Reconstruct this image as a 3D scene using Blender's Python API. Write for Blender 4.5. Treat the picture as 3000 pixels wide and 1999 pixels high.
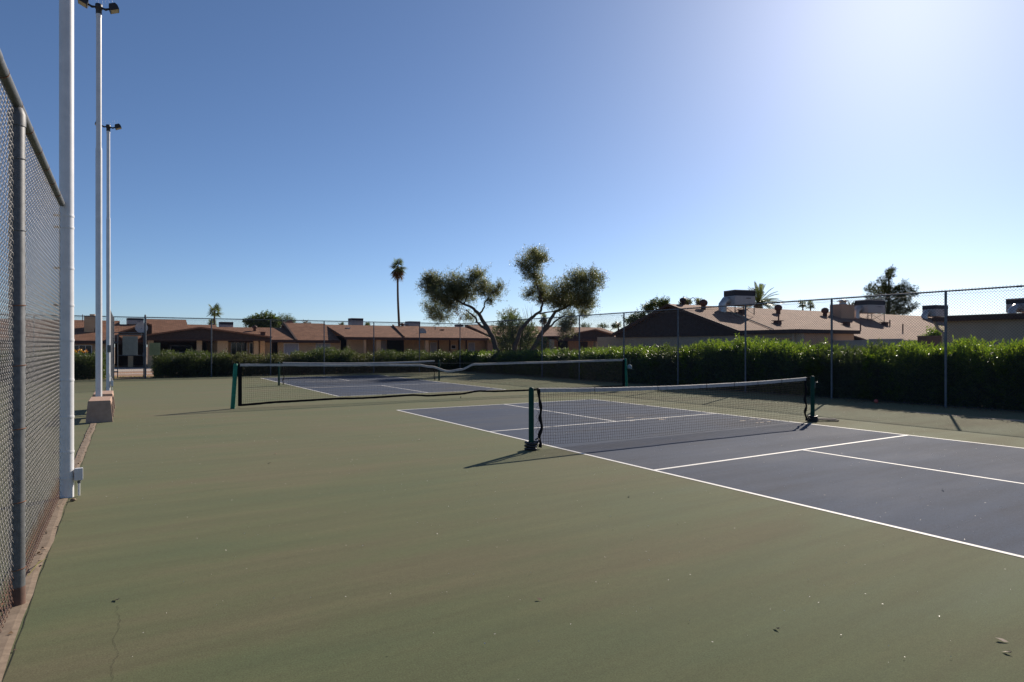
import bpy, math, random
import numpy as np
from mathutils import Vector, Matrix

# ------------------------------------------------------------------ reset
for o in list(bpy.data.objects):
    bpy.data.objects.remove(o, do_unlink=True)
random.seed(7)
RNG = np.random.default_rng(11)
scene = bpy.context.scene
COL = scene.collection
R = math.radians

# ------------------------------------------------------------------ camera
CAM = np.array([-5.629, -7.972, 1.557])
YAW = 0.54748
FPX = 1856.2            # focal length in pixels of a 3000 px wide frame
CY = 1015.1
cam = bpy.data.cameras.new('camera')
cam.sensor_width = 36.0
cam.lens = FPX / 3000.0 * 36.0
cam.shift_y = 15.6 / 3000.0
cam.clip_start = 0.05
cam.clip_end = 5000.0
camo = bpy.data.objects.new('camera', cam)
camo.location = CAM
camo.rotation_euler = (R(90), 0, -YAW)
COL.objects.link(camo)
scene.camera = camo

# ------------------------------------------------------------------ world, sun, exposure
SUN = Vector((0.78, 0.39, 0.49)).normalized()
ELEV = math.asin(SUN.z)
AZ = math.atan2(SUN.x, SUN.y)
world = bpy.data.worlds.new('World')
scene.world = world
world.use_nodes = True
wn = world.node_tree
wn.nodes.clear()
sky = wn.nodes.new('ShaderNodeTexSky')
sky.sky_type = 'NISHITA'
sky.sun_disc = False
sky.sun_elevation = ELEV
sky.sun_rotation = AZ
sky.altitude = 700
sky.air_density = 0.75
sky.dust_density = 0.70
sky.ozone_density = 5.0
bg = wn.nodes.new('ShaderNodeBackground')
bg.inputs['Strength'].default_value = 0.077
wo = wn.nodes.new('ShaderNodeOutputWorld')
wn.links.new(sky.outputs[0], bg.inputs[0])
wn.links.new(bg.outputs[0], wo.inputs[0])
sl = bpy.data.lights.new('sun', 'SUN')
sl.energy = 5.0
sl.angle = R(0.53)
sl.color = (1.0, 0.89, 0.76)
so = bpy.data.objects.new('sun', sl)
so.rotation_euler = SUN.to_track_quat('Z', 'Y').to_euler()
so.location = (20, 10, 30)
COL.objects.link(so)
scene.view_settings.view_transform = 'Standard'
scene.view_settings.look = 'None'
scene.view_settings.exposure = 0.5
scene.view_settings.gamma = 1.0

# ------------------------------------------------------------------ survey helpers (photo bearings -> metres)
FW = np.array([math.sin(YAW), math.cos(YAW), 0.0])
RT = np.array([math.cos(YAW), -math.sin(YAW), 0.0])
def ray(x, y):
    d = FW + RT * (x - 1500.0) / FPX
    return d + np.array([0, 0, -(y - CY) / FPX])
def atv(x, y, v):
    d = ray(x, y); return CAM + d * (v - CAM[1]) / d[1]
def atu(x, y, u):
    d = ray(x, y); return CAM + d * (u - CAM[0]) / d[0]
def atd(x, y, D):
    return CAM + ray(x, y) * D
def gnd(x, y, z=0.0):
    d = ray(x, y); return CAM + d * (z - CAM[2]) / d[2]

# ------------------------------------------------------------------ mesh helpers
class MB:
    """collects boxes, tubes, slabs and polygons; build() links them as one mesh object"""
    def __init__(s):
        s.v = []; s.f = []; s.sm = []
    def add(s, vs, fs, smooth=False):
        o = len(s.v)
        s.v.extend([tuple(map(float, p)) for p in vs])
        s.f.extend([tuple(i + o for i in f) for f in fs])
        s.sm.extend([smooth] * len(fs))
        return s
    def box(s, x0, x1, y0, y1, z0, z1, bev=0.0):
        if bev <= 0:
            vs = [(x0,y0,z0),(x1,y0,z0),(x1,y1,z0),(x0,y1,z0),(x0,y0,z1),(x1,y0,z1),(x1,y1,z1),(x0,y1,z1)]
            return s.add(vs, [(3,2,1,0),(4,5,6,7),(0,1,5,4),(1,2,6,5),(2,3,7,6),(3,0,4,7)])
        b = bev
        vs = []
        for z, i in ((z0,b),(z0+b,0),(z1-b,0),(z1,b)):
            xa, xb, ya, yb = x0+i, x1-i, y0+i, y1-i
            c = 0 if i else b
            vs += [(xa+c,ya,z),(xb-c,ya,z),(xb,ya+c,z),(xb,yb-c,z),(xb-c,yb,z),(xa+c,yb,z),(xa,yb-c,z),(xa,ya+c,z)]
        fs = [tuple(range(7,-1,-1)), tuple(range(24,32))]
        for k in range(3):
            for j in range(8):
                fs.append((k*8+j, k*8+(j+1)%8, (k+1)*8+(j+1)%8, (k+1)*8+j))
        return s.add(vs, fs)
    def tube(s, pts, r, n=8, caps=True, smooth=True, close=False):
        pts = [Vector(p) for p in pts]
        m = len(pts)
        rs = r if isinstance(r, (list, tuple)) else [r]*m
        vs = []; up = None
        for i, p in enumerate(pts):
            if close:
                t = (pts[(i+1) % m] - pts[i-1])
            else:
                t = (pts[min(i+1, m-1)] - pts[max(i-1, 0)])
            t = t.normalized() if t.length > 1e-9 else Vector((0,0,1))
            if up is None:
                up = Vector((0,0,1)) if abs(t.z) < 0.9 else Vector((1,0,0))
            a = t.cross(up)
            if a.length < 1e-6: a = t.orthogonal()
            a.normalize(); b = a.cross(t).normalized(); up = b
            for k in range(n):
                w = 2*math.pi*k/n
                vs.append(p + (a*math.cos(w) + b*math.sin(w))*rs[i])
        fs = []
        for i in range(m if close else m-1):
            j = (i+1) % m
            for k in range(n):
                fs.append((i*n+k, j*n+k, j*n+(k+1)%n, i*n+(k+1)%n))
        s.add(vs, fs, smooth)
        if caps and not close:
            s.add(vs[:n], [tuple(range(n))])
            s.add(vs[(m-1)*n:], [tuple(range(n-1,-1,-1))])
        return s
    def lathe(s, c, prof, n=16, smooth=True):
        vs = []; fs = []
        for r, z in prof:
            for k in range(n):
                w = 2*math.pi*k/n
                vs.append((c[0]+r*math.cos(w), c[1]+r*math.sin(w), c[2]+z))
        for i in range(len(prof)-1):
            for k in range(n):
                fs.append((i*n+k, i*n+(k+1)%n, (i+1)*n+(k+1)%n, (i+1)*n+k))
        s.add(vs, fs, smooth)
        s.add(vs[:n], [tuple(range(n-1,-1,-1))])
        return s.add(vs[-n:], [tuple(range(n))])
    def slab(s, a, b, c, d, t=0.12):
        """quad a b c d with thickness t straight down"""
        top = [Vector(p) for p in (a,b,c,d)]
        bot = [p - Vector((0,0,t)) for p in top]
        return s.add(top+bot, [(0,1,2,3),(7,6,5,4),(0,4,5,1),(1,5,6,2),(2,6,7,3),(3,7,4,0)])
    def prism(s, poly, ext):
        """polygon (3-D points) extruded by vector ext"""
        n = len(poly); e = Vector(ext)
        vs = [Vector(p) for p in poly] + [Vector(p)+e for p in poly]
        fs = [tuple(range(n)), tuple(range(2*n-1, n-1, -1))]
        for i in range(n):
            j = (i+1) % n
            fs.append((i, i+n, j+n, j))
        return s.add(vs, fs)
    def poly(s, pts):
        return s.add(pts, [tuple(range(len(pts)))])
    def mesh(s, name):
        me = bpy.data.meshes.new(name)
        me.from_pydata(s.v, [], s.f)
        if any(s.sm): me.polygons.foreach_set('use_smooth', s.sm)
        me.update()
        return me
    def build(s, name, m, parent=None, loc=None):
        return link(name, s.mesh(name), m, parent, loc)

def link(name, me, m, parent=None, loc=None):
    o = bpy.data.objects.new(name, me)
    if m is not None and me is not None and len(me.materials) == 0:
        me.materials.append(m)
    COL.objects.link(o)
    if parent is not None: o.parent = parent
    if loc is not None: o.location = loc
    return o
def np_mesh(name, V, Q):
    """numpy verts Nx3, faces MxK"""
    V = np.asarray(V, dtype=np.float32); Q = np.asarray(Q, dtype=np.int32)
    me = bpy.data.meshes.new(name)
    me.vertices.add(len(V)); me.vertices.foreach_set('co', V.ravel())
    k = Q.shape[1]
    me.loops.add(Q.size); me.loops.foreach_set('vertex_index', Q.ravel())
    me.polygons.add(len(Q)); me.polygons.foreach_set('loop_start', np.arange(0, Q.size, k, dtype=np.int32))
    me.update(calc_edges=True)
    return me
def thing(name, label, cat, loc=(0,0,0), group=None, rz=0.0):
    o = bpy.data.objects.new(name, None)
    o.empty_display_size = 0.2
    COL.objects.link(o); o.location = loc; o.rotation_euler = (0,0,rz)
    return tag(o, label, cat, group)
def tag(o, label, cat, group=None):
    o['label'] = label; o['category'] = cat
    if group: o['group'] = group
    return o
def struct(o):
    o['kind'] = 'structure'; return o
def copy_tree(root, loc, rz=0.0, scale=None, label=None):
    r = root.copy(); COL.objects.link(r); r.location = loc; r.rotation_euler = (0,0,rz)
    if scale is not None: r.scale = (scale,)*3 if not isinstance(scale, tuple) else scale
    if label: r['label'] = label
    for ch in list(root.children):
        c = ch.copy(); COL.objects.link(c); c.parent = r
        for g in list(ch.children):
            d = g.copy(); COL.objects.link(d); d.parent = c
    return r

# ------------------------------------------------------------------ materials
def base(name, rough=0.8, spec=0.3):
    m = bpy.data.materials.new(name); m.use_nodes = True
    nt = m.node_tree; b = nt.nodes['Principled BSDF']
    b.inputs['Roughness'].default_value = rough
    b.inputs['Specular IOR Level'].default_value = spec
    return m, nt, b
def coords(nt, scale=(1,1,1), kind='Object', rot=(0,0,0)):
    tc = nt.nodes.new('ShaderNodeTexCoord'); mp = nt.nodes.new('ShaderNodeMapping')
    mp.inputs['Scale'].default_value = scale; mp.inputs['Rotation'].default_value = rot
    nt.links.new(tc.outputs[kind], mp.inputs[0])
    return mp.outputs[0]
def noise(nt, vec, scale, detail=4, rough=0.6):
    n = nt.nodes.new('ShaderNodeTexNoise'); n.inputs['Scale'].default_value = scale
    n.inputs['Detail'].default_value = detail; n.inputs['Roughness'].default_value = rough
    nt.links.new(vec, n.inputs['Vector']); return n.outputs['Fac']
def ramp(nt, fac, stops):
    r = nt.nodes.new('ShaderNodeValToRGB'); e = r.color_ramp.elements
    while len(e) < len(stops): e.new(0.5)
    for k, (p, c) in enumerate(stops):
        e[k].position = p; e[k].color = (*c, 1) if len(c) == 3 else c
    nt.links.new(fac, r.inputs[0]); return r.outputs[0]
def mixc(nt, fac, a, b, mode='MIX'):
    n = nt.nodes.new('ShaderNodeMix'); n.data_type = 'RGBA'; n.blend_type = mode
    for k, v in ((0, fac), (6, a), (7, b)):
        if isinstance(v, (int, float)): n.inputs[k].default_value = v
        elif isinstance(v, tuple): n.inputs[k].default_value = (*v, 1)
        else: nt.links.new(v, n.inputs[k])
    return n.outputs[2]
def bump(nt, b, h, strength=0.3, dist=0.01):
    n = nt.nodes.new('ShaderNodeBump'); n.inputs['Strength'].default_value = strength
    n.inputs['Distance'].default_value = dist
    nt.links.new(h, n.inputs['Height']); nt.links.new(n.outputs[0], b.inputs['Normal'])
def pm(name, c1, c2, scale=6, rough=0.8, spec=0.3, metal=0.0, bmp=0.15, bs=60, dist=0.003):
    """two-tone noise paint/stucco with fine bump"""
    m, nt, b = base(name, rough, spec)
    v = coords(nt)
    n = noise(nt, v, scale, 5, 0.65)
    nt.links.new(ramp(nt, n, [(0.3, c1), (0.7, c2)]), b.inputs['Base Color'])
    b.inputs['Metallic'].default_value = metal
    if bmp > 0: bump(nt, b, noise(nt, v, bs, 3), bmp, dist)
    return m
def leafm(name, dark, light, tdark, tlight, trans=0.4, rough=0.45, spec=0.4):
    m, nt, b = base(name, rough, spec)
    g = nt.nodes.new('ShaderNodeNewGeometry')
    c = ramp(nt, g.outputs['Random Per Island'], [(0.0, dark), (1.0, light)])
    nt.links.new(c, b.inputs['Base Color'])
    t = nt.nodes.new('ShaderNodeBsdfTranslucent')
    nt.links.new(ramp(nt, g.outputs['Random Per Island'], [(0.0, tdark), (1.0, tlight)]), t.inputs[0])
    mx = nt.nodes.new('ShaderNodeMixShader'); mx.inputs[0].default_value = trans
    nt.links.new(b.outputs[0], mx.inputs[1]); nt.links.new(t.outputs[0], mx.inputs[2])
    nt.links.new(mx.outputs[0], nt.nodes['Material Output'].inputs[0])
    return m
def court_mat(name, a, b_, c, dusty, worn=False, sheen=0.14):
    m, nt, b = base(name, 0.92, 0.06)
    b.inputs['Sheen Weight'].default_value = sheen; b.inputs['Sheen Roughness'].default_value = 0.55; b.inputs['Sheen Tint'].default_value = (1.0,0.86,0.62,1)
    v = coords(nt)
    vs = coords(nt, (0.30, 1.0, 1.0), rot=(0,0,R(-31)))
    n1 = noise(nt, vs, 0.9, 6, 0.62)
    n2 = noise(nt, v, 0.28, 3, 0.5)
    n3 = noise(nt, v, 105, 3, 0.75)
    col = ramp(nt, n1, [(0.36, a), (0.50, b_), (0.64, c)])
    col = mixc(nt, ramp(nt, n2, [(0.45, (0,0,0)), (0.75, (0.35,0.35,0.35))]), col, dusty)
    col = mixc(nt, 0.8, col, ramp(nt, n3, [(0.28, (0.24,0.24,0.24)), (0.72, (0.76,0.76,0.76))]), 'OVERLAY')
    col = mixc(nt, 0.5, col, ramp(nt, noise(nt, v, 22, 5, 0.75), [(0.3, (0.38,0.38,0.38)), (0.7, (0.62,0.62,0.62))]), 'OVERLAY')
    sc = noise(nt, coords(nt, (0.07, 1.0, 1.0), rot=(0,0,R(-24))), 5.0, 6, 0.72)
    col = mixc(nt, 0.55, col, ramp(nt, sc, [(0.36, (0.40,0.40,0.40)), (0.5, (0.5,0.5,0.5)), (0.66, (0.62,0.60,0.58))]), 'OVERLAY')
    if worn:
        # bare concrete showing in a band beside the right-hand fence
        sp = nt.nodes.new('ShaderNodeSeparateXYZ'); nt.links.new(v, sp.inputs[0])
        d = nt.nodes.new('ShaderNodeMath'); d.operation = 'SUBTRACT'; nt.links.new(sp.outputs[0], d.inputs[0]); d.inputs[1].default_value = 10.35
        ab = nt.nodes.new('ShaderNodeMath'); ab.operation = 'ABSOLUTE'; nt.links.new(d.outputs[0], ab.inputs[0])
        nn = noise(nt, coords(nt, (1.0, 0.3, 1.0)), 3.5, 5, 0.7)
        s1 = nt.nodes.new('ShaderNodeMath'); s1.operation = 'MULTIPLY_ADD'; nt.links.new(ab.outputs[0], s1.inputs[0]); s1.inputs[1].default_value = 0.75; nt.links.new(nn, s1.inputs[2])
        yy = nt.nodes.new('ShaderNodeMath'); yy.operation = 'MULTIPLY_ADD'; nt.links.new(sp.outputs[1], yy.inputs[0]); yy.inputs[1].default_value = 0.055; nt.links.new(s1.outputs[0], yy.inputs[2])
        col = mixc(nt, ramp(nt, yy.outputs[0], [(0.46, (1,1,1)), (0.50, (0,0,0))]), col, (0.36, 0.27, 0.21))
    nt.links.new(col, b.inputs['Base Color'])
    nt.links.new(ramp(nt, n1, [(0.3, (0.82,)*3), (0.7, (0.95,)*3)]), b.inputs['Roughness'])
    bump(nt, b, noise(nt, v, 260, 2, 0.7), 0.5, 0.002)
    return m
def shingle(name, c1, c2, axis='x', slope=1.0):
    """asphalt shingle: courses along the eave, tone per tab"""
    m, nt, b = base(name, 0.9, 0.2)
    tc = nt.nodes.new('ShaderNodeTexCoord'); sp = nt.nodes.new('ShaderNodeSeparateXYZ')
    nt.links.new(tc.outputs['Object'], sp.inputs[0])
    cb = nt.nodes.new('ShaderNodeCombineXYZ')
    nt.links.new(sp.outputs[0 if axis == 'x' else 1], cb.inputs[0])
    ml = nt.nodes.new('ShaderNodeMath'); ml.operation = 'MULTIPLY'; ml.inputs[1].default_value = slope
    nt.links.new(sp.outputs[2], ml.inputs[0]); nt.links.new(ml.outputs[0], cb.inputs[1])
    br = nt.nodes.new('ShaderNodeTexBrick'); nt.links.new(cb.outputs[0], br.inputs[0])
    br.inputs['Scale'].default_value = 1.0; br.inputs['Brick Width'].default_value = 0.33
    br.inputs['Row Height'].default_value = 0.15; br.inputs['Mortar Size'].default_value = 0.012
    br.inputs['Color1'].default_value = (*c1, 1); br.inputs['Color2'].default_value = (*c2, 1)
    br.inputs['Mortar'].default_value = (c1[0]*0.45, c1[1]*0.45, c1[2]*0.45, 1)
    n = noise(nt, tc.outputs['Object'], 1.2, 5, 0.7)
    col = mixc(nt, 0.5, br.outputs[0], ramp(nt, n, [(0.3, (0.36,)*3), (0.7, (0.62,)*3)]), 'OVERLAY')
    nt.links.new(col, b.inputs['Base Color'])
    bump(nt, b, br.outputs['Fac'], -0.35, 0.01)
    return m

M = {}
M['green'] = court_mat('green_court_paint', (0.043,0.068,0.031), (0.056,0.073,0.034), (0.071,0.073,0.040), (0.090,0.076,0.049), True)
M['blue'] = court_mat('blue_court_paint', (0.028,0.048,0.092), (0.036,0.056,0.098), (0.054,0.067,0.098), (0.086,0.085,0.091), False, 0.05)
m_, nt_, b_ = base('white_line_paint', 0.7, 0.25)
v_ = coords(nt_)
c_ = ramp(nt_, noise(nt_, v_, 9, 4), [(0.3, (0.56,0.55,0.52)), (0.7, (0.68,0.67,0.65))])
c_ = mixc(nt_, ramp(nt_, noise(nt_, v_, 34, 6, 0.8), [(0.60, (0,0,0)), (0.70, (0.8,0.8,0.8))]), c_, (0.16,0.155,0.16))
nt_.links.new(c_, b_.inputs['Base Color']); M['line'] = m_
M['concrete'] = pm('strip_concrete', (0.15,0.115,0.085), (0.25,0.195,0.145), 14, 0.9, 0.2, bmp=0.5, bs=90)
M['crack'] = pm('crack_filler', (0.012,0.014,0.010), (0.03,0.03,0.022), 30, 0.9)
M['bench'] = pm('bench_concrete', (0.33,0.22,0.165), (0.43,0.30,0.23), 9, 0.88, 0.2, bmp=0.4, bs=120)
M['galv'] = pm('galvanised_steel', (0.085,0.09,0.095), (0.15,0.155,0.16), 26, 0.55, 0.4, 0.25, 0.15, 160)
M['galv_dark'] = pm('weathered_galvanised', (0.075,0.083,0.096), (0.15,0.162,0.18), 12, 0.6, 0.35, 0.2, 0.15, 160)
M['rust'] = pm('rust', (0.13,0.055,0.030), (0.25,0.11,0.055), 20, 0.9)
M['rustbase'] = pm('rust_stained_steel', (0.085,0.055,0.045), (0.15,0.085,0.062), 20, 0.85)
M['whitepole'] = pm('white_pole_paint', (0.56,0.57,0.585), (0.68,0.68,0.69), 7, 0.35, 0.5, 0.0, 0.05, 40)
M['black'] = pm('black_net_cord', (0.006,0.006,0.007), (0.014,0.014,0.016), 40, 0.85, 0.12)
M['blackvinyl'] = pm('black_vinyl', (0.010,0.010,0.012), (0.03,0.03,0.033), 14, 0.5, 0.4)
M['band'] = pm('white_net_tape', (0.33,0.31,0.29), (0.48,0.455,0.43), 11, 0.75, 0.3)
M['gpost'] = pm('dark_green_post', (0.004,0.036,0.026), (0.007,0.056,0.040), 9, 0.6, 0.15)
M['gpost2'] = pm('faded_green_post', (0.010,0.13,0.082), (0.024,0.20,0.13), 12, 0.6, 0.2)
M['ground'] = pm('desert_gravel', (0.20,0.145,0.105), (0.33,0.245,0.18), 1.2, 0.95, 0.1, bmp=0.8, bs=30, dist=0.03)
M['gravel'] = pm('pink_gravel', (0.27,0.17,0.12), (0.42,0.28,0.20), 25, 0.95, 0.1, bmp=0.8, bs=45, dist=0.02)
M['drive'] = pm('driveway_concrete', (0.34,0.29,0.25), (0.45,0.39,0.33), 1.5, 0.9)
M['asphalt'] = pm('street_asphalt', (0.045,0.045,0.045), (0.075,0.072,0.07), 3, 0.9)
M['stucco'] = pm('tan_stucco', (0.49,0.335,0.195), (0.57,0.405,0.245), 2.0, 0.92, 0.15, bmp=0.5, bs=80)
M['stucco_grey'] = pm('grey_beige_stucco', (0.34,0.295,0.225), (0.40,0.35,0.27), 1.6, 0.92, 0.15, bmp=0.5, bs=80)
M['peach'] = pm('peach_stucco', (0.45,0.29,0.19), (0.52,0.34,0.23), 1.6, 0.92, 0.15, bmp=0.5, bs=80)
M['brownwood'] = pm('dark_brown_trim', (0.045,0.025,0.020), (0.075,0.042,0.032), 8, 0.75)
M['siding'] = pm('dark_shingle_gable', (0.040,0.028,0.026), (0.065,0.045,0.040), 5, 0.9)
M['whitetrim'] = pm('white_window_frame', (0.60,0.60,0.58), (0.72,0.71,0.69), 6, 0.5)
M['blind'] = pm('window_blind', (0.30,0.31,0.34), (0.40,0.41,0.44), 3, 0.6)
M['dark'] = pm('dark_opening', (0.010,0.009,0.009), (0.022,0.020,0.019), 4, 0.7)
m_, nt_, b_ = base('window_glass', 0.08, 0.6); b_.inputs['Base Color'].default_value = (0.02,0.024,0.03,1); M['glass'] = m_
M['roof_x'] = shingle('brown_shingle_far', (0.180,0.088,0.052), (0.255,0.130,0.080), 'x', 2.6)
M['roof_g'] = shingle('brown_shingle_side', (0.245,0.138,0.090), (0.330,0.195,0.132), 'x', 2.6)
M['acgrey'] = pm('ac_cabinet', (0.33,0.32,0.31), (0.42,0.41,0.39), 5, 0.6)
M['acdark'] = pm('ac_coil_grille', (0.014,0.016,0.022), (0.04,0.042,0.05), 60, 0.6)
M['duct'] = pm('duct_sheet_metal', (0.42,0.40,0.37), (0.55,0.53,0.5), 7, 0.4, 0.5, 0.6)
M['ventbrown'] = pm('brown_roof_vent', (0.075,0.036,0.028), (0.12,0.06,0.045), 9, 0.7)
M['fixture'] = pm('bronze_fixture', (0.012,0.011,0.012), (0.03,0.027,0.028), 15, 0.5, 0.5)
M['lens'] = pm('fixture_lens', (0.40,0.33,0.18), (0.62,0.54,0.36), 30, 0.3, 0.5)
M['spike'] = pm('spike_plastic', (0.45,0.47,0.52), (0.6,0.62,0.66), 9, 0.3)
M['sign_w'] = pm('pale_sign_panel', (0.36,0.35,0.30), (0.48,0.46,0.40), 4, 0.6)
M['sign_y'] = pm('yellow_green_panel', (0.33,0.34,0.16), (0.43,0.44,0.23), 4, 0.6)
M['bark'] = pm('olive_bark', (0.055,0.042,0.033), (0.13,0.105,0.085), 7, 0.95, 0.1, bmp=0.9, bs=18, dist=0.03)
M['palmbark'] = pm('palm_trunk', (0.085,0.060,0.042), (0.16,0.12,0.085), 5, 0.95, 0.1, bmp=0.9, bs=25, dist=0.03)
M['oleander'] = leafm('oleander_leaf', (0.016,0.036,0.007), (0.045,0.080,0.016), (0.10,0.21,0.010), (0.34,0.46,0.035), 0.46, 0.34, 0.5)
M['oleander_dry'] = leafm('dusty_oleander_leaf', (0.055,0.065,0.020), (0.125,0.120,0.045), (0.10,0.13,0.02), (0.20,0.22,0.05), 0.30, 0.5, 0.4)
M['oleander_far'] = leafm('olive_green_oleander_leaf', (0.038,0.056,0.014), (0.085,0.105,0.030), (0.08,0.13,0.015), (0.18,0.24,0.04), 0.32, 0.45, 0.4)
M['stem'] = pm('shrub_stem', (0.10,0.075,0.05), (0.19,0.145,0.10), 9, 0.9)
M['olive'] = leafm('olive_leaf', (0.066,0.074,0.036), (0.185,0.190,0.105), (0.14,0.16,0.04), (0.30,0.32,0.11), 0.40, 0.42, 0.5)
M['olive_dead'] = leafm('bronzed_leaf', (0.10,0.065,0.030), (0.19,0.125,0.055), (0.14,0.09,0.03), (0.22,0.15,0.05), 0.25, 0.6, 0.2)
M['bush'] = leafm('green_bush_leaf', (0.045,0.070,0.022), (0.115,0.150,0.050), (0.09,0.14,0.02), (0.20,0.26,0.05), 0.3, 0.5, 0.4)
M['mesq'] = leafm('feathery_leaf', (0.07,0.095,0.045), (0.14,0.165,0.085), (0.10,0.14,0.03), (0.18,0.22,0.07), 0.3, 0.6, 0.2)
M['pine'] = leafm('pine_needle', (0.040,0.056,0.024), (0.100,0.115,0.048), (0.05,0.07,0.01), (0.12,0.14,0.03), 0.2, 0.6, 0.2)
M['palm'] = leafm('palm_frond', (0.055,0.075,0.026), (0.14,0.155,0.055), (0.12,0.17,0.03), (0.26,0.31,0.07), 0.35, 0.4, 0.5)
M['deadfrond'] = leafm('dead_frond', (0.13,0.085,0.05), (0.26,0.18,0.11), (0.15,0.10,0.05), (0.25,0.17,0.09), 0.2, 0.8, 0.1)
M['flower'] = leafm('orange_flower', (0.60,0.10,0.02), (0.80,0.50,0.02), (0.6,0.2,0.02), (0.8,0.55,0.03), 0.3)
M['grass'] = leafm('dry_grass', (0.14,0.15,0.03), (0.32,0.28,0.07), (0.2,0.2,0.04), (0.36,0.33,0.08), 0.35)
M['litter'] = leafm('leaf_litter', (0.10,0.065,0.04), (0.30,0.20,0.12), (0.1,0.07,0.04), (0.2,0.14,0.08), 0.1)
M['speck'] = pm('pale_grit', (0.55,0.50,0.45), (0.8,0.77,0.72), 200, 0.5)
M['carpaint'] = pm('silver_car_paint', (0.42,0.43,0.45), (0.48,0.49,0.51), 2, 0.25, 0.6, 0.3, 0.0)
M['tyre'] = pm('tyre_rubber', (0.012,0.012,0.012), (0.03,0.03,0.03), 30, 0.8)
M['capcloth'] = pm('pale_blue_cloth', (0.17,0.22,0.25), (0.25,0.31,0.34), 12, 0.8)
M['redball'] = pm('faded_red_rubber', (0.36,0.07,0.06), (0.48,0.12,0.10), 9, 0.6)
M['block'] = pm('block_wall_paint', (0.36,0.34,0.30), (0.45,0.42,0.37), 2.5, 0.9, bmp=0.4, bs=40)
M['brownblock'] = pm('brown_block_wall', (0.13,0.085,0.07), (0.18,0.12,0.10), 2.5, 0.9, bmp=0.4, bs=40)
M['brick'] = pm('chimney_brick', (0.22,0.12,0.085), (0.30,0.17,0.12), 12, 0.9, bmp=0.5, bs=30)

# wire with rust creeping up from the ground
def wire_mat():
    m, nt, b = base('chain_link_wire', 0.5, 0.5)
    v = coords(nt); sp = nt.nodes.new('ShaderNodeSeparateXYZ'); nt.links.new(v, sp.inputs[0])
    n = noise(nt, v, 5, 4, 0.7)
    ad = nt.nodes.new('ShaderNodeMath'); ad.operation = 'MULTIPLY_ADD'; nt.links.new(n, ad.inputs[0]); ad.inputs[1].default_value = -0.32
    nt.links.new(sp.outputs[2], ad.inputs[2])
    f = ramp(nt, ad.outputs[0], [(0.0, (1,1,1)), (0.10, (0,0,0))])
    c = ramp(nt, noise(nt, v, 18, 3), [(0.3, (0.15,0.147,0.145)), (0.7, (0.25,0.24,0.235))])
    nt.links.new(mixc(nt, f, c, (0.13,0.068,0.048)), b.inputs['Base Color'])
    inv = nt.nodes.new('ShaderNodeMath'); inv.operation = 'MULTIPLY_ADD'; nt.links.new(f, inv.inputs[0]); inv.inputs[1].default_value = -0.55; inv.inputs[2].default_value = 0.55
    nt.links.new(inv.outputs[0], b.inputs['Metallic'])
    return m
M['wire'] = wire_mat()
M['wire_dark'] = pm('weathered_wire', (0.05,0.054,0.062), (0.11,0.115,0.127), 9, 0.55, 0.5, 0.3, 0.0)

# ================================================================== SETTING: ground, courts
def sheet(name, x0, x1, y0, y1, z, m, nx=1, ny=1):
    X = np.linspace(x0, x1, nx+1); Y = np.linspace(y0, y1, ny+1)
    vs = [(x, y, z) for y in Y for x in X]
    fs = [(j*(nx+1)+i, j*(nx+1)+i+1, (j+1)*(nx+1)+i+1, (j+1)*(nx+1)+i) for j in range(ny) for i in range(nx)]
    return struct(MB().add(vs, fs).build(name, m))
sheet('ground', -1500, 1500, -1500, 1500, -0.024, M['ground'], 8, 8)
sheet('court_surface', -26.0, 12.75, -10.4, 27.8, 0.0, M['green'])
W, K, B = 6.096, 2.134, 6.706
LW = 0.0508
V2 = 18.34
def court(name, oy):
    sheet(name, 0.0, W, oy-B, oy+B, 0.0018, M['blue'])
    z = 0.0034
    mb = []
    for x0, x1, y0, y1 in ((0,LW,-B,B),(W-LW,W,-B,B),(LW,W-LW,B-LW,B),(LW,W-LW,-B,-B+LW),
                           (LW,W-LW,K-LW,K),(LW,W-LW,-K,-K+LW),(W/2-LW/2,W/2+LW/2,K,B-LW),(W/2-LW/2,W/2+LW/2,-B+LW,-K)):
        sheet('painted_line', x0, x1, oy+y0, oy+y1, z, M['line'])
court('blue_court', 0.0)
court('blue_court', V2)
# concrete strip under the dividing fence
strip = MB()
random.seed(3)
ys = np.linspace(-10.2, 27.4, 90)
L = [(-6.24 + random.uniform(-.006,.006), y) for y in ys]; Rr = [(-6.130 + random.uniform(-.012,.012), y) for y in ys]
vs = []
for (a, y), (b, _) in zip(L, Rr): vs += [(a, y, 0.003), (a+0.01, y, 0.009), (b-0.03, y, 0.009), (b, y, 0.003)]
fs = []
for i in range(len(ys)-1):
    for k in range(3): fs.append((i*4+k, i*4+k+1, (i+1)*4+k+1, (i+1)*4+k))
strip.add(vs, fs)
struct(strip.build('fence_strip', M['concrete']))
# cracks in the green paint
def ribbon(name, pts, w, z, m):
    vs = []; fs = []
    for i, p in enumerate(pts):
        q = pts[min(i+1, len(pts)-1)]; r = pts[max(i-1, 0)]
        d = Vector((q[0]-r[0], q[1]-r[1], 0)).normalized(); n = Vector((-d.y, d.x, 0))
        ww = w*random.uniform(0.35, 1.0)
        vs += [(p[0]+n.x*ww, p[1]+n.y*ww, z), (p[0]-n.x*ww, p[1]-n.y*ww, z)]
    for i in range(len(pts)-1): fs.append((2*i+1, 2*i, 2*i+2, 2*i+3) )
    return struct(MB().add(vs, fs).build(name, m))
def jag(a, b, n, amp):
    a = np.array(a); b = np.array(b); d = b-a; nn = np.array([-d[1], d[0]])/np.linalg.norm(d)
    out = []; w = 0
    for i in range(n+1):
        w = 0.7*w + random.uniform(-amp, amp)
        out.append(tuple(a+d*i/n+nn*w))
    return out
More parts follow.
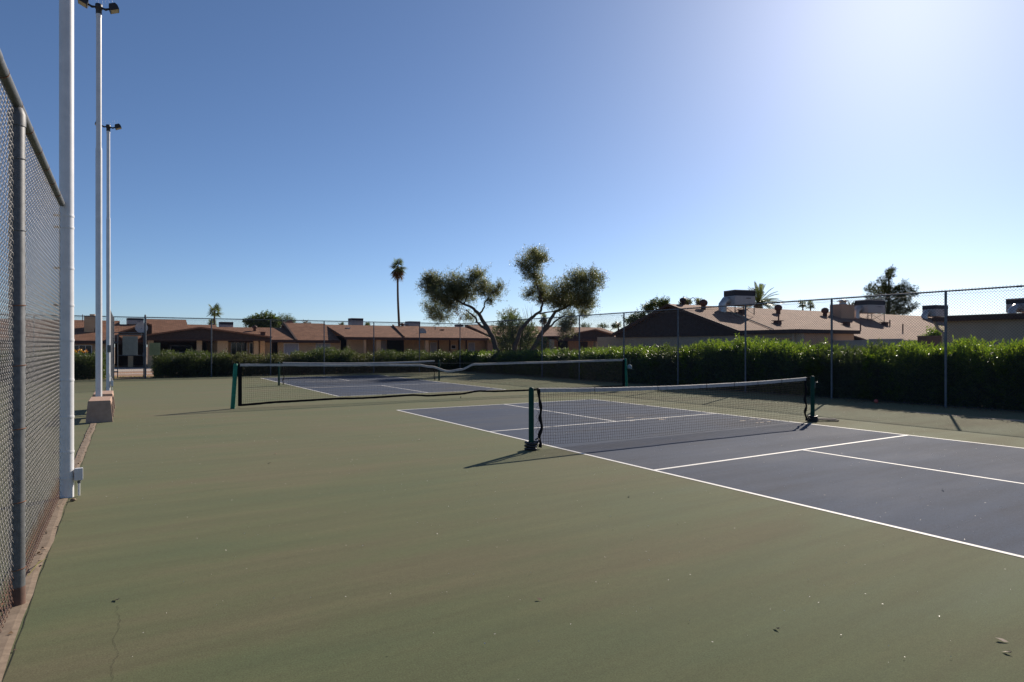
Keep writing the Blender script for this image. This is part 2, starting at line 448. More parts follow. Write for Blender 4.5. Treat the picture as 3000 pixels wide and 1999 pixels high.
ca = gnd(345, 1775)[:2]; cb = gnd(338, 1890)[:2]; cc = gnd(325, 1999)[:2]
ribbon('court_crack', jag(ca, cb, 22, 0.010) + jag(cb, cc, 16, 0.010)[1:], 0.0009, 0.003, M['crack'])
ribbon('court_crack', jag((-6.118,-9.8), (-6.122,0.0), 80, 0.004), 0.0022, 0.0032, M['crack'])
ribbon('court_crack', jag((-6.118,0.2), (-6.122,7.3), 60, 0.004), 0.0022, 0.0032, M['crack'])
ribbon('court_crack', jag(gnd(175,1527)[:2], gnd(214,1528)[:2], 8, 0.004), 0.002, 0.003, M['crack'])
# neighbourhood ground beyond the far fence
sheet('gravel_yard', -40, 40, 29.9, 45.0, -0.016, M['gravel'])
sheet('footpath', -40, 60, 33.6, 35.0, -0.010, M['drive'])
sheet('driveway', -9.5, 5.0, 38.0, 47.0, -0.008, M['drive'])

# ================================================================== FENCES
FH = 2.98
def chain_mesh(name, width, height, detail):
    """woven diamond mesh in the local x-z plane, 50 mm mesh: each picket a flattened spiral"""
    p = 0.0357
    nw = int(round(width / p)); p = width / nw
    nk = int(round(height / 0.0357)); q = height / nk
    if detail:
        frac = np.array([0.0, 0.22, 0.78]); dep = np.array([0.0, 1.0, 1.0])
    else:
        frac = np.array([0.0]); dep = np.array([0.0])
    r = 0.0021 if detail else 0.0040
    k = np.arange(nk)[:, None] + frac[None, :]
    k = np.append(k.ravel(), nk)
    seg = np.repeat(np.arange(nk), len(frac)); seg = np.append(seg, nk-1)
    fr = k - seg
    dd = np.append(np.tile(dep, nk), 0.0)
    ang = np.array([0.0, 2.0944, 4.18879])
    allv = []; allf = []
    npt = len(k)
    for i in range(nw):
        par0 = ((seg + i) % 2).astype(float)
        par1 = ((seg + 1 + i) % 2).astype(float)
        x = i*p - 0.0018 + (par0*(1-fr) + par1*fr) * (p + 0.0036)
        y = np.where(par1 > par0, 1.0, -1.0) * dd * 0.0042
        z = k * q
        P = np.stack([x, y, z], 1)
        T = np.gradient(P, axis=0); T /= np.linalg.norm(T, axis=1)[:, None]
        A = np.cross(T, np.array([0, 1.0, 0])); A /= np.linalg.norm(A, axis=1)[:, None]
        Bv = np.cross(A, T)
        ring = P[:, None, :] + r*(np.cos(ang)[None, :, None]*A[:, None, :] + np.sin(ang)[None, :, None]*Bv[:, None, :])
        allv.append(ring.reshape(-1, 3))
        o = i*npt*3
        a = o + np.arange(npt-1)[:, None]*3
        for j in range(3):
            j2 = (j+1) % 3
            allf.append(np.concatenate([a+j, a+j2, a+3+j2, a+3+j], 1))
    me = np_mesh(name, np.concatenate(allv), np.concatenate(allf))
    me.polygons.foreach_set('use_smooth', np.ones(len(me.polygons), dtype=bool))
    return me
MESH_NEAR = chain_mesh('chain_link_mesh', 3.05, 3.02, True); MESH_NEAR.materials.append(M['wire'])
MESH_FAR = chain_mesh('chain_link_mesh', 3.05, 2.97, False); MESH_FAR.materials.append(M['wire_dark'])
MESH_SMALL = chain_mesh('gate_mesh', 1.0, 2.05, False); MESH_SMALL.materials.append(M['wire_dark'])

def post_mesh(r, h):
    return MB().lathe((0,0,0), [(r,0),(r,h-0.03),(r*0.9,h-0.012),(r*0.45,h)], 12).mesh('post')
def fence(label, p0, p1, posts, mesh, r_post=0.030, h=FH, side=1, metal='galv_dark', tops=None, rail_r=0.021):
    """straight run p0->p1; posts: distances along the run"""
    p0 = Vector((*p0, 0)); p1 = Vector((*p1, 0)); d = (p1-p0); Ltot = d.length; d.normalize()
    n = Vector((-d.y, d.x, 0)) * side
    t = thing('chain_link_fence', label, 'fence', p0, rz=0)
    pm_ = post_mesh(r_post, h); pm_.materials.append(M[metal])
    for s in posts:
        o = link('post', pm_, None, t, d*s)
    rails = sorted(set([0.0] + [s for s in posts] + [Ltot]))
    for a, b in zip(rails[:-1], rails[1:]):
        if b-a < 0.3: continue
        link('top_rail', MB().tube([d*a+Vector((0,0,h-0.02)), d*b+Vector((0,0,h-0.02))], rail_r, 10).mesh('top_rail'), M[metal], t)
    ang = math.atan2(d.y, d.x)
    for a, b in zip(rails[:-1], rails[1:]):
        if b-a < 0.3: continue
        o = link('mesh_panel', mesh, None, t, d*a + n*(r_post+0.008) + Vector((0,0,0.035)))
        o.rotation_euler = (0,0,ang); o.scale = ((b-a)/3.05, 1, 1)
    w = MB().tube([n*(r_post+0.012)+Vector((0,0,0.05)), d*Ltot+n*(r_post+0.012)+Vector((0,0,0.05))], 0.003, 5)
    w.tube([n*(r_post+0.012)+Vector((0,0,h-0.10)), d*Ltot+n*(r_post+0.012)+Vector((0,0,h-0.10))], 0.003, 5)
    w.build('tension_wire', M[metal], t)
    # rail couplings and tie wires
    s = 1.2
    while s < Ltot:
        MB().tube([d*(s-0.05)+Vector((0,0,h-0.02)), d*(s+0.05)+Vector((0,0,h-0.02))], rail_r*1.22, 10).build('rail_sleeve', M[metal], t)
        s += 6.4
    return t, d, n
# right-hand fence, far fence
fr_, d_, n_ = fence('tall galvanised chain-link fence in front of the long clipped oleander hedge', (12.19,-9.10), (12.19,27.47),
      [0.0]+[9.15+3.05*k for k in range(-2,7)], MESH_FAR, side=-1)
ff_, d_, n_ = fence('tall chain-link fence across the far court end, with a sign panel beside the gate', (-4.82,27.47), (12.19,27.47),
      [2.91,5.77,8.59,11.44,14.28,17.0], MESH_FAR, side=1)
# gate terminal post, heavier
MB().lathe((0,0,0), [(0.045,0),(0.045,3.03),(0.035,3.07),(0.012,3.10)], 12).build('gate_post', M['galv_dark'], ff_)
fl_, d_, n_ = fence('tall chain-link fence continuing behind the neighbouring court, flowers in the hedge behind', (-24.4,27.47), (-6.12,27.47),
      [0,3.05,6.1,9.15,12.2,15.25,18.28], MESH_FAR, side=1)
# transom over gate
tb = MB().tube([(18.28,0,FH-0.02),(19.58,0,FH-0.02)], 0.021, 10); tb.build('top_rail', M['galv_dark'], fl_)
tb = MB().tube([(18.28,0,2.21),(19.58,0,2.21)], 0.021, 10); tb.build('transom', M['galv_dark'], fl_)
me_tr = chain_mesh('mesh_panel', 1.26, 0.74, False); me_tr.materials.append(M['wire_dark'])
link('mesh_panel', me_tr, None, fl_, (18.30, 0.03, 2.22))
# gate leaf
gt = thing('chain_link_gate', 'closed chain-link pedestrian gate in the far fence carrying a pale board', 'gate', (-5.96,27.47,0))
g = MB()
for a, b in (((0,0,0.05),(0,0,2.13)),((1.07,0,0.05),(1.07,0,2.13))):
    MB().tube([a,b], 0.021, 8).build('upright', M['galv_dark'], gt)
for z in (0.06, 1.12, 2.12):
    MB().tube([(0.02,0,z),(1.05,0,z)], 0.019, 8).build('crossbar', M['galv_dark'], gt)
o = link('mesh_panel', MESH_SMALL, None, gt, (0.035, 0.026, 0.06))
MB().box(1.03,1.13,-0.05,0.05,1.05,1.25,0.008).build('latch', M['galv_dark'], gt)
for z in (0.35, 1.75): MB().box(-0.14,0.03,-0.03,0.03,z-0.03,z+0.03,0.006).build('hinge', M['galv_dark'], gt)
sg = MB().box(-5.76,-5.13,27.53,27.545,1.13,2.05).build('sign_board', M['sign_w'])
tag(sg, 'pale grey board hung on the outside of the mesh gate', 'sign board')
sg2 = MB().box(-4.65,-4.18,27.53,27.545,1.12,1.73).build('sign_board', M['sign_y'])
tag(sg2, 'yellow-green panel on the mesh just beside the gate post', 'sign board')

# left-hand fence beside the camera
def ring(c, r, wire, n=14, tilt=0.0, axis='z'):
    pts = []
    for k in range(n):
        w = 2*math.pi*k/n
        if axis == 'z': pts.append((c[0]+r*math.cos(w), c[1]+r*math.sin(w), c[2]+tilt*math.cos(w)))
        else: pts.append((c[0]+r*math.cos(w), c[1]+tilt*math.cos(w), c[2]+r*math.sin(w)))
    return MB().tube(pts, wire, 6, close=True)
XF = -6.187
NH = 3.02
ln = thing('chain_link_fence', 'grey chain-link fence with rusty base ending at the white pole', 'fence', (XF,-9.3,0))
pmn = post_mesh(0.0405, NH-0.055); pmn.materials.append(M['galv'])
bays = [0.0, 3.05, 6.13, 9.24]
for s in bays[:3]:
    po = link('post', pmn, None, ln, (0,s,0))
    lp = ring((0,0,NH-0.03), 0.033, 0.006, 12, 0.0, 'x'); 
    MB().lathe((0,0,NH-0.14), [(0.0445,0),(0.0445,0.07),(0.036,0.095),(0.028,0.112)], 14).build('loop_cap', M['galv'], ln, (0,s,0))
    for z in (0.22,0.62,1.06,1.44,1.80,2.25,2.68):
        rg = ring((0,0,z), 0.0425, 0.0026, 14, 0.004); rg.build('tie_wire', M['rust'] if z < 2.0 else M['galv_dark'], ln, (0,s,0))
    MB().lathe((0,0,0), [(0.0418,0.0),(0.0418,0.10),(0.0410,0.115)], 14).build('rust_sleeve', M['rustbase'], ln, (0,s,0))
for a, b in zip(bays[:-1], bays[1:]):
    o = link('mesh_panel', MESH_NEAR, None, ln, (-0.016, a, 0.02)); o.rotation_euler = (0,0,R(90)); o.scale = ((b-a)/3.05,1,1)
for a, b in ((0.0, 5.2), (5.2, 9.24)):
    MB().tube([(0,a,NH-0.005),(0,b,NH-0.005)], 0.0285, 12).build('top_rail', M['galv'], ln)
MB().tube([(0,5.0,NH-0.005),(0,5.4,NH-0.005)], 0.0312, 12).build('rail_sleeve', M['galv'], ln)
s = 0.4
while s < 9.1:
    ring((-0.008,s,NH-0.006), 0.036, 0.0028, 12, 0.010, 'x').build('tie_wire', M['rust'], ln); s += 0.52
MB().tube([(-0.06,0,0.05),(-0.06,9.24,0.05)], 0.003, 5).build('tension_wire', M['rust'], ln)
# fence beyond the opening
lf, d_, n_ = fence('short run of chain-link fence between the distant white pole and the far corner', (-6.15,18.55), (-6.15,27.3),
      [2.0,4.0,6.0,8.7], MESH_FAR, side=1)

# ================================================================== LIGHT POLES
def light_pole(y, label, box=None, bands=False, conduit=False):
    t = thing('light_pole', label, 'light pole', (-6.15, y, 0.0))
    MB().lathe((0,0,0), [(0.064,0),(0.064,6.0),(0.060,6.06)], 24).build('lower_shaft', M['whitepole'], t)
    MB().lathe((0,0,6.05), [(0.055,0),(0.053,2.9),(0.053,3.04)], 24).build('upper_shaft', M['whitepole'], t)
    MB().lathe((0,0,9.02), [(0.058,0),(0.058,0.05)], 20).build('collar', M['whitepole'], t)
    MB().lathe((0,0,9.09), [(0.060,0),(0.060,0.10),(0.072,0.115),(0.072,0.21),(0.06,0.225)], 20).build('tenon_cap', M['fixture'], t)
    for s in (-1, 1):
        MB().tube([(s*0.06,0,9.24),(s*0.13,0,9.225),(s*0.20,0,9.26)], [0.02,0.03,0.02], 8).build('knuckle_arm', M['fixture'], t)
        # floodlight: wedge-shaped box tipped towards the court it lights
        f = MB()
        w, d, h = 0.092, 0.11, 0.07
        poly = [(-w, -0.072), (w, -0.072), (w, 0.016), (w*0.7, 0.07), (-w*0.7, 0.07), (-w, 0.016)]
        f.prism([(x, -d, z) for x, z in poly], (0, 2*d, 0))
        fo = f.build('floodlight', M['fixture'], t, (s*0.28, 0, 9.30))
        fo.rotation_euler = (0, R(-s*24), 0)
        MB().box(-w*0.86, w*0.86, -d*0.86, d*0.86, -0.0755, -0.0725).build('lens', M['lens'], fo)
    sp = MB()
    for k in range(9):
        x = -0.30 + 0.075*k
        zz = 9.32 if abs(x) < 0.09 else 9.40
        sp.tube([(x*0.9,0,zz-0.03),(x*0.9+random.uniform(-.03,.03),random.uniform(-.05,.05),zz+0.11)], 0.0016, 4)
    sp.build('bird_spike', M['spike'], t)
    if bands:
        for z in (0.20,0.47,0.83,1.21,1.62,1.98,2.36,2.78,2.90):
            MB().lathe((0,0,z-0.012), [(0.0665,0),(0.0672,0.004),(0.0672,0.020),(0.0665,0.024)], 24).build('tension_band', M['whitepole'], t)
            MB().box(-0.11,-0.055,-0.012,0.012,z-0.011,z+0.011,0.003).build('band_bolt', M['rust'], t)
    if box:
        bx, by, z0, z1 = box
        MB().box(bx-0.035,bx+0.035,by-0.05,by+0.03,z0,z1,0.005).build('junction_box', M['whitepole'], t)
        MB().box(bx-0.038,bx+0.038,by-0.056,by-0.050,z0+0.004,z1+0.006,0.002).build('box_cover', M['whitepole'], t)
        MB().tube([(bx+0.002,by-0.02,0.01),(bx+0.002,by-0.02,z0)], 0.0105, 10).build('conduit', M['whitepole'], t)
        MB().lathe((bx+0.002,by-0.02,z0-0.03), [(0.016,0),(0.016,0.03)], 10).build('conduit_fitting', M['galv'], t)
    if conduit:
        MB().tube([(0.02,-0.075,1.62),(0.02,-0.075,0.62),(0.05,-0.08,0.52),(0.10,-0.06,0.44),(0.11,-0.05,0.36)], 0.011, 8).build('conduit', M['whitepole'], t)
        MB().box(-0.03,0.07,-0.10,-0.05,1.35,1.60,0.006).build('switch_box', M['galv'], t)
    return t
light_pole(0.0, 'tall white light pole where the near chain-link fence ends, small box at its foot', (0.105,0.0,0.17,0.29), True)
light_pole(9.17, 'tall white light pole standing between the two concrete benches')
light_pole(18.34, 'tall white light pole with conduit where the fence resumes past the benches', (0.115,-0.02,0.16,0.36), False, True)

# ================================================================== BENCHES
def bench(y0, y1, label):
    t = thing('concrete_bench', label, 'bench', (-6.09, (y0+y1)/2, 0), group='concrete benches')
    L2 = (y1-y0)/2; h = 0.445
    prof = [(-0.235,0.0),(0.235,0.0),(0.195,h),(-0.195,h)]
    leg_h = h-0.10
    k = 0.235-(0.04*leg_h/h)
    for s in (-1, 1):
        ya = -L2 if s < 0 else L2-0.13
        MB().prism([(-0.235,ya,0),(0.235,ya,0),(k,ya,leg_h),(-k,ya,leg_h)], (0,0.13,0)).build('leg', M['bench'], t)
    MB().prism([(-k,-L2,leg_h),(k,-L2,leg_h),(0.195,-L2,h-0.012),(0.183,-L2,h),(-0.183,-L2,h),(-0.195,-L2,h-0.012)], (0,2*L2,0)).build('seat_slab', M['bench'], t)
    return t
bench(7.46, 8.76, 'pinkish concrete bench on the strip on the near side of the middle light pole')
bench(9.60, 10.90, 'pinkish concrete bench partly hidden behind the middle light pole')

# ================================================================== NETS
def netting(x0, x1, ztop, zbot, y, cell=0.0455, r=0.0021, wob=0.006, seed=1, bulge=0.0, name='netting'):
    """square mesh hung between a top curve and a bottom curve"""
    rg = np.random.default_rng(seed)
    nx = int(round((x1-x0)/cell)); H = float(np.mean([ztop(x)-zbot(x) for x in np.linspace(x0,x1,20)])); nz = int(round(H/cell))
    U = np.linspace(0,1,nx+1); Wv = np.linspace(0,1,nz+1)
    P = np.zeros((nx+1,nz+1,3))
    zt = np.array([ztop(x0+(x1-x0)*u) for u in U]); zb = np.array([zbot(x0+(x1-x0)*u) for u in U])
    ph = rg.uniform(0, 6.28, 6)
    for j, w in enumerate(Wv):
        xw = wob*np.sin(9*w+ph[0]+2.2*np.sin(U*7+ph[1])) + wob*0.8*np.sin(U*(x1-x0)*6+w*5+ph[2])
        P[:,j,0] = x0+(x1-x0)*U + xw*(1-abs(2*w-1)**4)
        P[:,j,1] = y + bulge*np.sin(np.pi*w)*np.sin(np.pi*U)*(1+0.3*np.sin(U*14+ph[3])) + wob*0.7*np.sin(U*(x1-x0)*4+w*9+ph[4])*np.sin(np.pi*w)
        P[:,j,2] = zt + (zb-zt)*w + 0.35*wob*np.sin(U*(x1-x0)*8+w*7+ph[5])
    P += rg.normal(0, 0.0012, P.shape)
    ang = np.array([0.0, 2.0944, 4.18879]); Vs = []; Fs = []; off = 0
    def strands(Q, ref):
        nonlocal off
        n, m, _ = Q.shape
        T = np.gradient(Q, axis=1); T /= np.linalg.norm(T, axis=2)[..., None]+1e-12
        A = np.cross(T, ref); A /= np.linalg.norm(A, axis=2)[..., None]+1e-12
        Bv = np.cross(A, T)
        ringv = Q[:,:,None,:] + r*(np.cos(ang)[None,None,:,None]*A[:,:,None,:] + np.sin(ang)[None,None,:,None]*Bv[:,:,None,:])
        Vs.append(ringv.reshape(-1,3))
        idx = off + (np.arange(n)[:,None]*m + np.arange(m-1)[None,:]).reshape(-1,1)*3
        for j in range(3):
            j2 = (j+1) % 3
            Fs.append(np.concatenate([idx+j, idx+j2, idx+3+j2, idx+3+j], 1))
        off += n*m*3
    strands(P, np.array([0,1.0,0])); strands(np.swapaxes(P,0,1).copy(), np.array([0,1.0,0]))
    return np_mesh(name, np.concatenate(Vs), np.concatenate(Fs))
def ribbonv(x0, x1, ztop, zbot, y, th=0.008, n=80, wob=0.0, seed=2):
    """folded tape: closed strip of thickness th between two height curves"""
    rg = random.Random(seed); vs = []; fs = []
    for i in range(n+1):
        x = x0+(x1-x0)*i/n; yy = y + wob*math.sin(x*3.1)+wob*0.5*math.sin(x*7.7+1)
        zt, zb = ztop(x)+rg.uniform(-.002,.002), zbot(x)+rg.uniform(-.003,.003)
        vs += [(x,yy-th,zb),(x,yy-th*1.1,zt-0.008),(x,yy,zt),(x,yy+th*1.1,zt-0.008),(x,yy+th,zb)]
    for i in range(n):
        for k in range(4): fs.append((i*5+k,(i+1)*5+k,(i+1)*5+k+1,i*5+k+1))
    fs.append((0,1,2,3,4)); fs.append(tuple(n*5+k for k in (4,3,2,1,0)))
    return MB().add(vs, fs)
def interp(pts):
    xs = [p[0] for p in pts]; zs = [p[1] for p in pts]
    return lambda x: float(np.interp(x, xs, zs))
def smooth_interp(pts):
    xs = np.array([p[0] for p in pts]); zs = np.array([p[1] for p in pts])
    def f(x):
        i = int(np.clip(np.searchsorted(xs, x)-1, 0, len(xs)-2)); t = np.clip((x-xs[i])/(xs[i+1]-xs[i]),0,1); t = t*t*(3-2*t)
        return float(zs[i]+(zs[i+1]-zs[i])*t)
    return f
def pickle_net(y, label, detailed):
    t = thing('pickleball_net', label, 'net', (3.05, y, 0))
    X = lambda x: x-3.05
    top = lambda x: 0.872 + 0.055*((x)/3.35)**2
    if detailed: bot = lambda x: 0.022 + 0.045*(abs(x)/3.35)**3
    else: bot = lambda x: 0.02 + 0.01*(abs(x)/3.35)**2
    a, b = -3.35, 3.26
    me = netting(a, b, lambda x: top(x)-0.05, bot, 0.0, wob=0.0075 if detailed else 0.004, seed=4 if detailed else 5, bulge=0.02 if detailed else 0.01)
    link('netting', me, M['black'], t)
    # tape in sections, gathered at the ties
    cuts = [a, -2.28, -0.90, 0.30, 1.05, 1.72, 2.45, b] if detailed else [a, b]
    for i in range(len(cuts)-1):
        ribbonv(cuts[i]+0.004, cuts[i+1]-0.004, lambda x: top(x), lambda x: top(x)-0.066, 0.0, 0.012, 40, 0.006 if detailed else 0.002, i).build('top_tape', M['band'], t)
    if detailed:
        for c in cuts[1:-1]:
            MB().tube([(c,-0.017,top(c)+0.003),(c,-0.0165,top(c)-0.06),(c+0.002,-0.014,top(c)-0.12)], 0.003, 6).build('tape_tie', M['black'], t)
    MB().tube([(-3.47,0,0.915),(a,0,top(a)-0.004)], 0.004, 6).build('cable', M['black'], t)
    MB().tube([(3.45,0,0.915),(b,0,top(b)-0.004)], 0.004, 6).build('cable', M['black'], t)
    MB().tube([(3.45,0,0.83),(b,0,top(b)-0.07)], 0.003, 6).build('cable', M['black'], t)
    # side hems, bunched
    for s, xe in ((-1, a), (1, b)):
        pts = []; rr = []
        for k in range(25):
            z = top(xe)-0.01-(top(xe)-0.04)*k/24
            pts.append((xe - s*0.0 + s*(0.045*math.sin(math.pi*k/24*0.9)*(-1) if s < 0 else -0.02*math.sin(k/24*3.1))+0.018*math.sin(k*0.9)*(k/24), 0.010*math.sin(k*0.7), z))
            rr.append((0.016+0.012*math.sin(k*0.55+1)**2)*(1.0 if detailed else 0.8))
        MB().tube(pts, rr, 8).build('side_hem', M['black'], t)
        lac = []
        for k in range(7):
            z = 0.84-0.115*k
            lac += [(s*3.40,0.0,z),(xe-s*0.02 if s>0 else xe+0.0,0.0,z-0.055)]
        MB().tube(lac, 0.0025, 5).build('lacing', M['black'], t)
    for s in (-1, 1):
        px = s*3.48
        MB().lathe((px,0,0), [(0.040,0),(0.040,0.905),(0.037,0.925),(0.028,0.938),(0.012,0.944)], 18).build('post', M['gpost'], t)
    MB().tube([(3.52,0,0.70),(3.56,0,0.70),(3.57,0,0.70),(3.57,0,0.80),(3.575,0,0.805),(3.66,0,0.805)], [0.010,0.010,0.007,0.007,0.009,0.009], 8).build('crank', M['galv'], t)
    return t
pickle_net(0.0, 'sagging black pickleball net with frayed white tape across the near blue court', True)
pickle_net(V2, 'black pickleball net across the blue court nearest the gate', False)

# ballast at the feet of the near net
sb = thing('post_ballast', 'black folded rubber straps wrapped round the foot of a dark green post', 'ballast', (-0.43,0,0))
for k in range(3):
    z0 = 0.004+0.042*k
    pts = []
    for q in range(20):
        w = 2*math.pi*q/20
        rr = 0.072+0.010*math.sin(3*w+k)+0.003*k
        pts.append((rr*math.cos(w)*1.1, rr*math.sin(w), z0+0.020+0.006*math.sin(2*w+k)))
    MB().tube(pts, 0.021, 8, close=True).build('strap_loop', M['blackvinyl'], sb)
MB().tube([(0.06,-0.03,0.10),(0.10,-0.06,0.14),(0.11,-0.02,0.17),(0.07,0.0,0.15)], 0.012, 6).build('strap_end', M['blackvinyl'], sb)
sp2 = thing('strap_pile', 'pile of black straps splayed out at the foot of the cranked green post', 'straps', (6.53,0,0))
rs = random.Random(5)
for k in range(3):
    pts = [(0.075*math.cos(2*math.pi*q/16)*1.15, 0.085*math.sin(2*math.pi*q/16), 0.022+0.04*k+0.005*math.sin(q)) for q in range(16)]
    MB().tube(pts, 0.020, 7, close=True).build('strap_loop', M['blackvinyl'], sp2)
for k in range(7):
    a = R(-40+9*k+rs.uniform(-5,5)); l = rs.uniform(0.30,0.58)
    z = 0.013+0.012*(k % 3)
    d = Vector((math.cos(a), math.sin(a), 0))
    pts = [d*0.07+Vector((0,0,z+0.03)), d*(l*0.5)+Vector((0,0,z+0.02)), d*l+Vector((0,0,z))]
    MB().tube(pts, 0.012, 5).build('strap_tail', M['blackvinyl'], sp2)
MB().tube([(-0.10,-0.02,0.10),(-0.16,-0.04,0.13),(-0.20,-0.05,0.12)], 0.012, 6).build('strap_tail', M['blackvinyl'], sp2)

# tennis net between the courts
tn = thing('tennis_net', 'long tennis net with a drooping white tape between the two blue courts', 'net', (3.12, 9.17, 0))
xo = 3.12
tape = smooth_interp([(-6.32,1.118),(-3.2,1.072),(-1.5,1.046),(-1.1,0.99),(-0.52,0.845),(-0.1,0.89),(0.36,1.04),(2.4,1.06),(6.36,1.10)])
cable = interp([(-6.42,1.12),(0,1.045),(6.42,1.11)])
botn = smooth_interp([(-6.32,0.055),(-5.3,0.09),(-3.8,0.11),(-3.2,0.095),(-1.7,0.12),(-1.1,0.08),(-0.15,0.09),(0.5,0.155),(1.15,0.125),(2.3,0.118),(6.36,0.12)])
me = netting(-6.26, 6.30, lambda x: tape(x)-0.055, lambda x: botn(x)+0.05, 0.0, r=0.0017, wob=0.004, seed=9, bulge=0.01)
link('netting', me, M['black'], tn)
ribbonv(-6.30, 6.34, tape, lambda x: tape(x)-0.064, 0.0, 0.010, 160, 0.004, 3).build('top_tape', M['band'], tn)
ribbonv(-6.30, 6.34, lambda x: botn(x)+0.055, botn, 0.0, 0.006, 160, 0.004, 4).build('bottom_tape', M['black'], tn)
for xs_ in (-6.30, 6.34):
    MB().box(xs_-0.045, xs_+0.045, -0.010, 0.010, botn(xs_), tape(xs_)-0.01).build('side_tape', M['black'], tn)
MB().tube([(-6.42,0.0,1.115)]+[(x,0,cable(x)) for x in np.linspace(-6.3,6.3,40)]+[(6.42,0,1.105)], 0.0035, 6).build('cable', M['galv'], tn)
MB().tube([(-6.47,0,0),(-6.40,0,1.10),(-6.398,0,1.125)], [0.052,0.050,0.034], 18).build('post', M['gpost2'], tn)
MB().tube([(6.49,0,0),(6.43,0,1.10),(6.428,0,1.125)], [0.046,0.044,0.03], 18).build('post', M['gpost2'], tn)
for s, xa, xb in ((-1,-6.44,-6.30),(1,6.46,6.34)):
    l = []
    for k in range(10): l += [(xa-0.04*s*-1 if False else xa, -0.055, 1.05-0.11*k), (xb, 0.0, 1.00-0.11*k)]
    MB().tube(l, 0.003, 5).build('lacing', M['black'], tn)
# anchor pin for the missing centre strap
MB().tube([(-0.12,-0.02,0),(-0.12,-0.02,0.045)], 0.012, 8).build('centre_anchor', M['gpost'], tn)
# cap hanging from the tennis net post
hc = thing('hanging_cap', 'pale blue cloth cap hung from the faded green net post', 'cap', (9.68,9.12,0.74))
cp = MB().lathe((0,0,0), [(0.085,0.02),(0.088,0.06),(0.080,0.11),(0.055,0.155),(0.02,0.172),(0.004,0.175)], 16)
cpo = cp.build('crown', M['capcloth'], hc); 
MB().prism([(-0.075,-0.05,0.028),(-0.05,-0.135,0.018),(0.0,-0.155,0.014),(0.05,-0.135,0.018),(0.075,-0.05,0.028)], (0,0,-0.006)).build('brim', M['capcloth'], hc)
MB().tube([(0,0,0.17),(-0.03,0.01,0.27),(-0.09,0.03,0.37)], 0.003, 5).build('string', M['band'], hc)
hc.rotation_euler = (R(8), R(10), R(40))

# ================================================================== FOLIAGE
def leaves(C, D, ln, wd, roll=None, fold=0.25):
    """C centres (base of leaf) Nx3, D unit directions, ln/wd arrays -> verts, quads (kite-shaped leaves)"""
    n = len(C)
    ref = RNG.normal(size=(n,3)); S = np.cross(D, ref); S /= np.linalg.norm(S, axis=1)[:,None]+1e-9
    N = np.cross(S, D)
    ln = np.broadcast_to(ln, n)[:,None]; wd = np.broadcast_to(wd, n)[:,None]
    b = C; t = C + D*ln
    m = C + D*ln*0.45
    l = m + S*wd*0.5 + N*wd*fold; r = m - S*wd*0.5 + N*wd*fold
    V = np.stack([b, r, t, l], 1).reshape(-1,3)
    Q = np.arange(4*n).reshape(n,4)
    return V, Q
def unit(v): return v/(np.linalg.norm(v, axis=-1, keepdims=True)+1e-9)
def join(parts):
    Vs = []; Qs = []; o = 0
    for V, Q in parts:
        Vs.append(V); Qs.append(Q+o); o += len(V)
    return np.concatenate(Vs), np.concatenate(Qs)
def oleander(name, L, D, H, mat, shoots=900, seed=1, lumpy=0.12, core=True, topjit=0.10, leafn=13, ls=1.0):
    """dense hedge block L x D x H (local, centred, base z=0): upright leafy shoots over its surface, darker core within"""
    global RNG
    RNG = np.random.default_rng(seed); r = RNG
    A = [L*D*1.3, L*H, L*H, D*H*0.6]
    pr = np.array(A)/sum(A); face = r.choice(4, shoots, p=pr)
    u = r.uniform(-0.5,0.5,shoots); w = r.uniform(0,1,shoots)
    P = np.zeros((shoots,3)); Dv = np.zeros((shoots,3))
    ph = r.uniform(0,6.28,4)
    def bulge(x, z): return lumpy*(np.sin(x*3.1+ph[0]+z*1.7)+0.6*np.sin(x*6.3+ph[1]-z*3.1))
    f = face == 0
    P[f] = np.stack([u[f]*L, (w[f]-0.5)*D*0.95, H-0.16+0.5*bulge(u[f]*L, 0*u[f])+r.uniform(-topjit,topjit,f.sum())], 1); Dv[f] = (0,0,1.0)
    for k, s in ((1,-1),(2,1)):
        f = face == k; z = w[f]**0.9*(H-0.12)+0.03
        P[f] = np.stack([u[f]*L, s*(D/2-0.10+bulge(u[f]*L, z)*0.7), z], 1); Dv[f] = (0, s*0.75, 0.65)
    f = face == 3; z = w[f]*(H-0.12)+0.04; s = np.where(u[f] > 0, 1.0, -1.0)
    P[f] = np.stack([s*(L/2-0.08), r.uniform(-0.5,0.5,f.sum())*D*0.9, z], 1); Dv[f, 0] = s*0.7; Dv[f, 2] = 0.6
    P += r.normal(0, 0.045, P.shape); P[:,2] = np.maximum(P[:,2], 0.03)
    Dv = unit(Dv + r.normal(0, 0.32, Dv.shape))
    t = np.tile(np.linspace(0,1,leafn), shoots)
    base_ = np.repeat(P, leafn, 0) + np.repeat(Dv, leafn, 0)*(t[:,None]*0.20*ls)
    ld = unit(np.repeat(Dv, leafn, 0)*(0.35+0.75*t[:,None]) + r.normal(0,0.55,(len(t),3)))
    p1 = leaves(base_, ld, r.uniform(0.075,0.135,len(t))*ls, r.uniform(0.014,0.022,len(t))*ls)
    parts = [p1]
    if core:
        n = int(shoots*4.5)
        C = np.stack([r.uniform(-0.5,0.5,n)*L*0.98, r.uniform(-0.5,0.5,n)*max(D-0.28,0.1), r.uniform(0.02,1,n)*(H-0.26)], 1)
        parts.append(leaves(C, unit(r.normal(size=(n,3))), r.uniform(0.14,0.22,n), r.uniform(0.05,0.08,n)))
    V, Q = join(parts)
    me = np_mesh(name, V, Q); me.materials.append(mat)
    return me
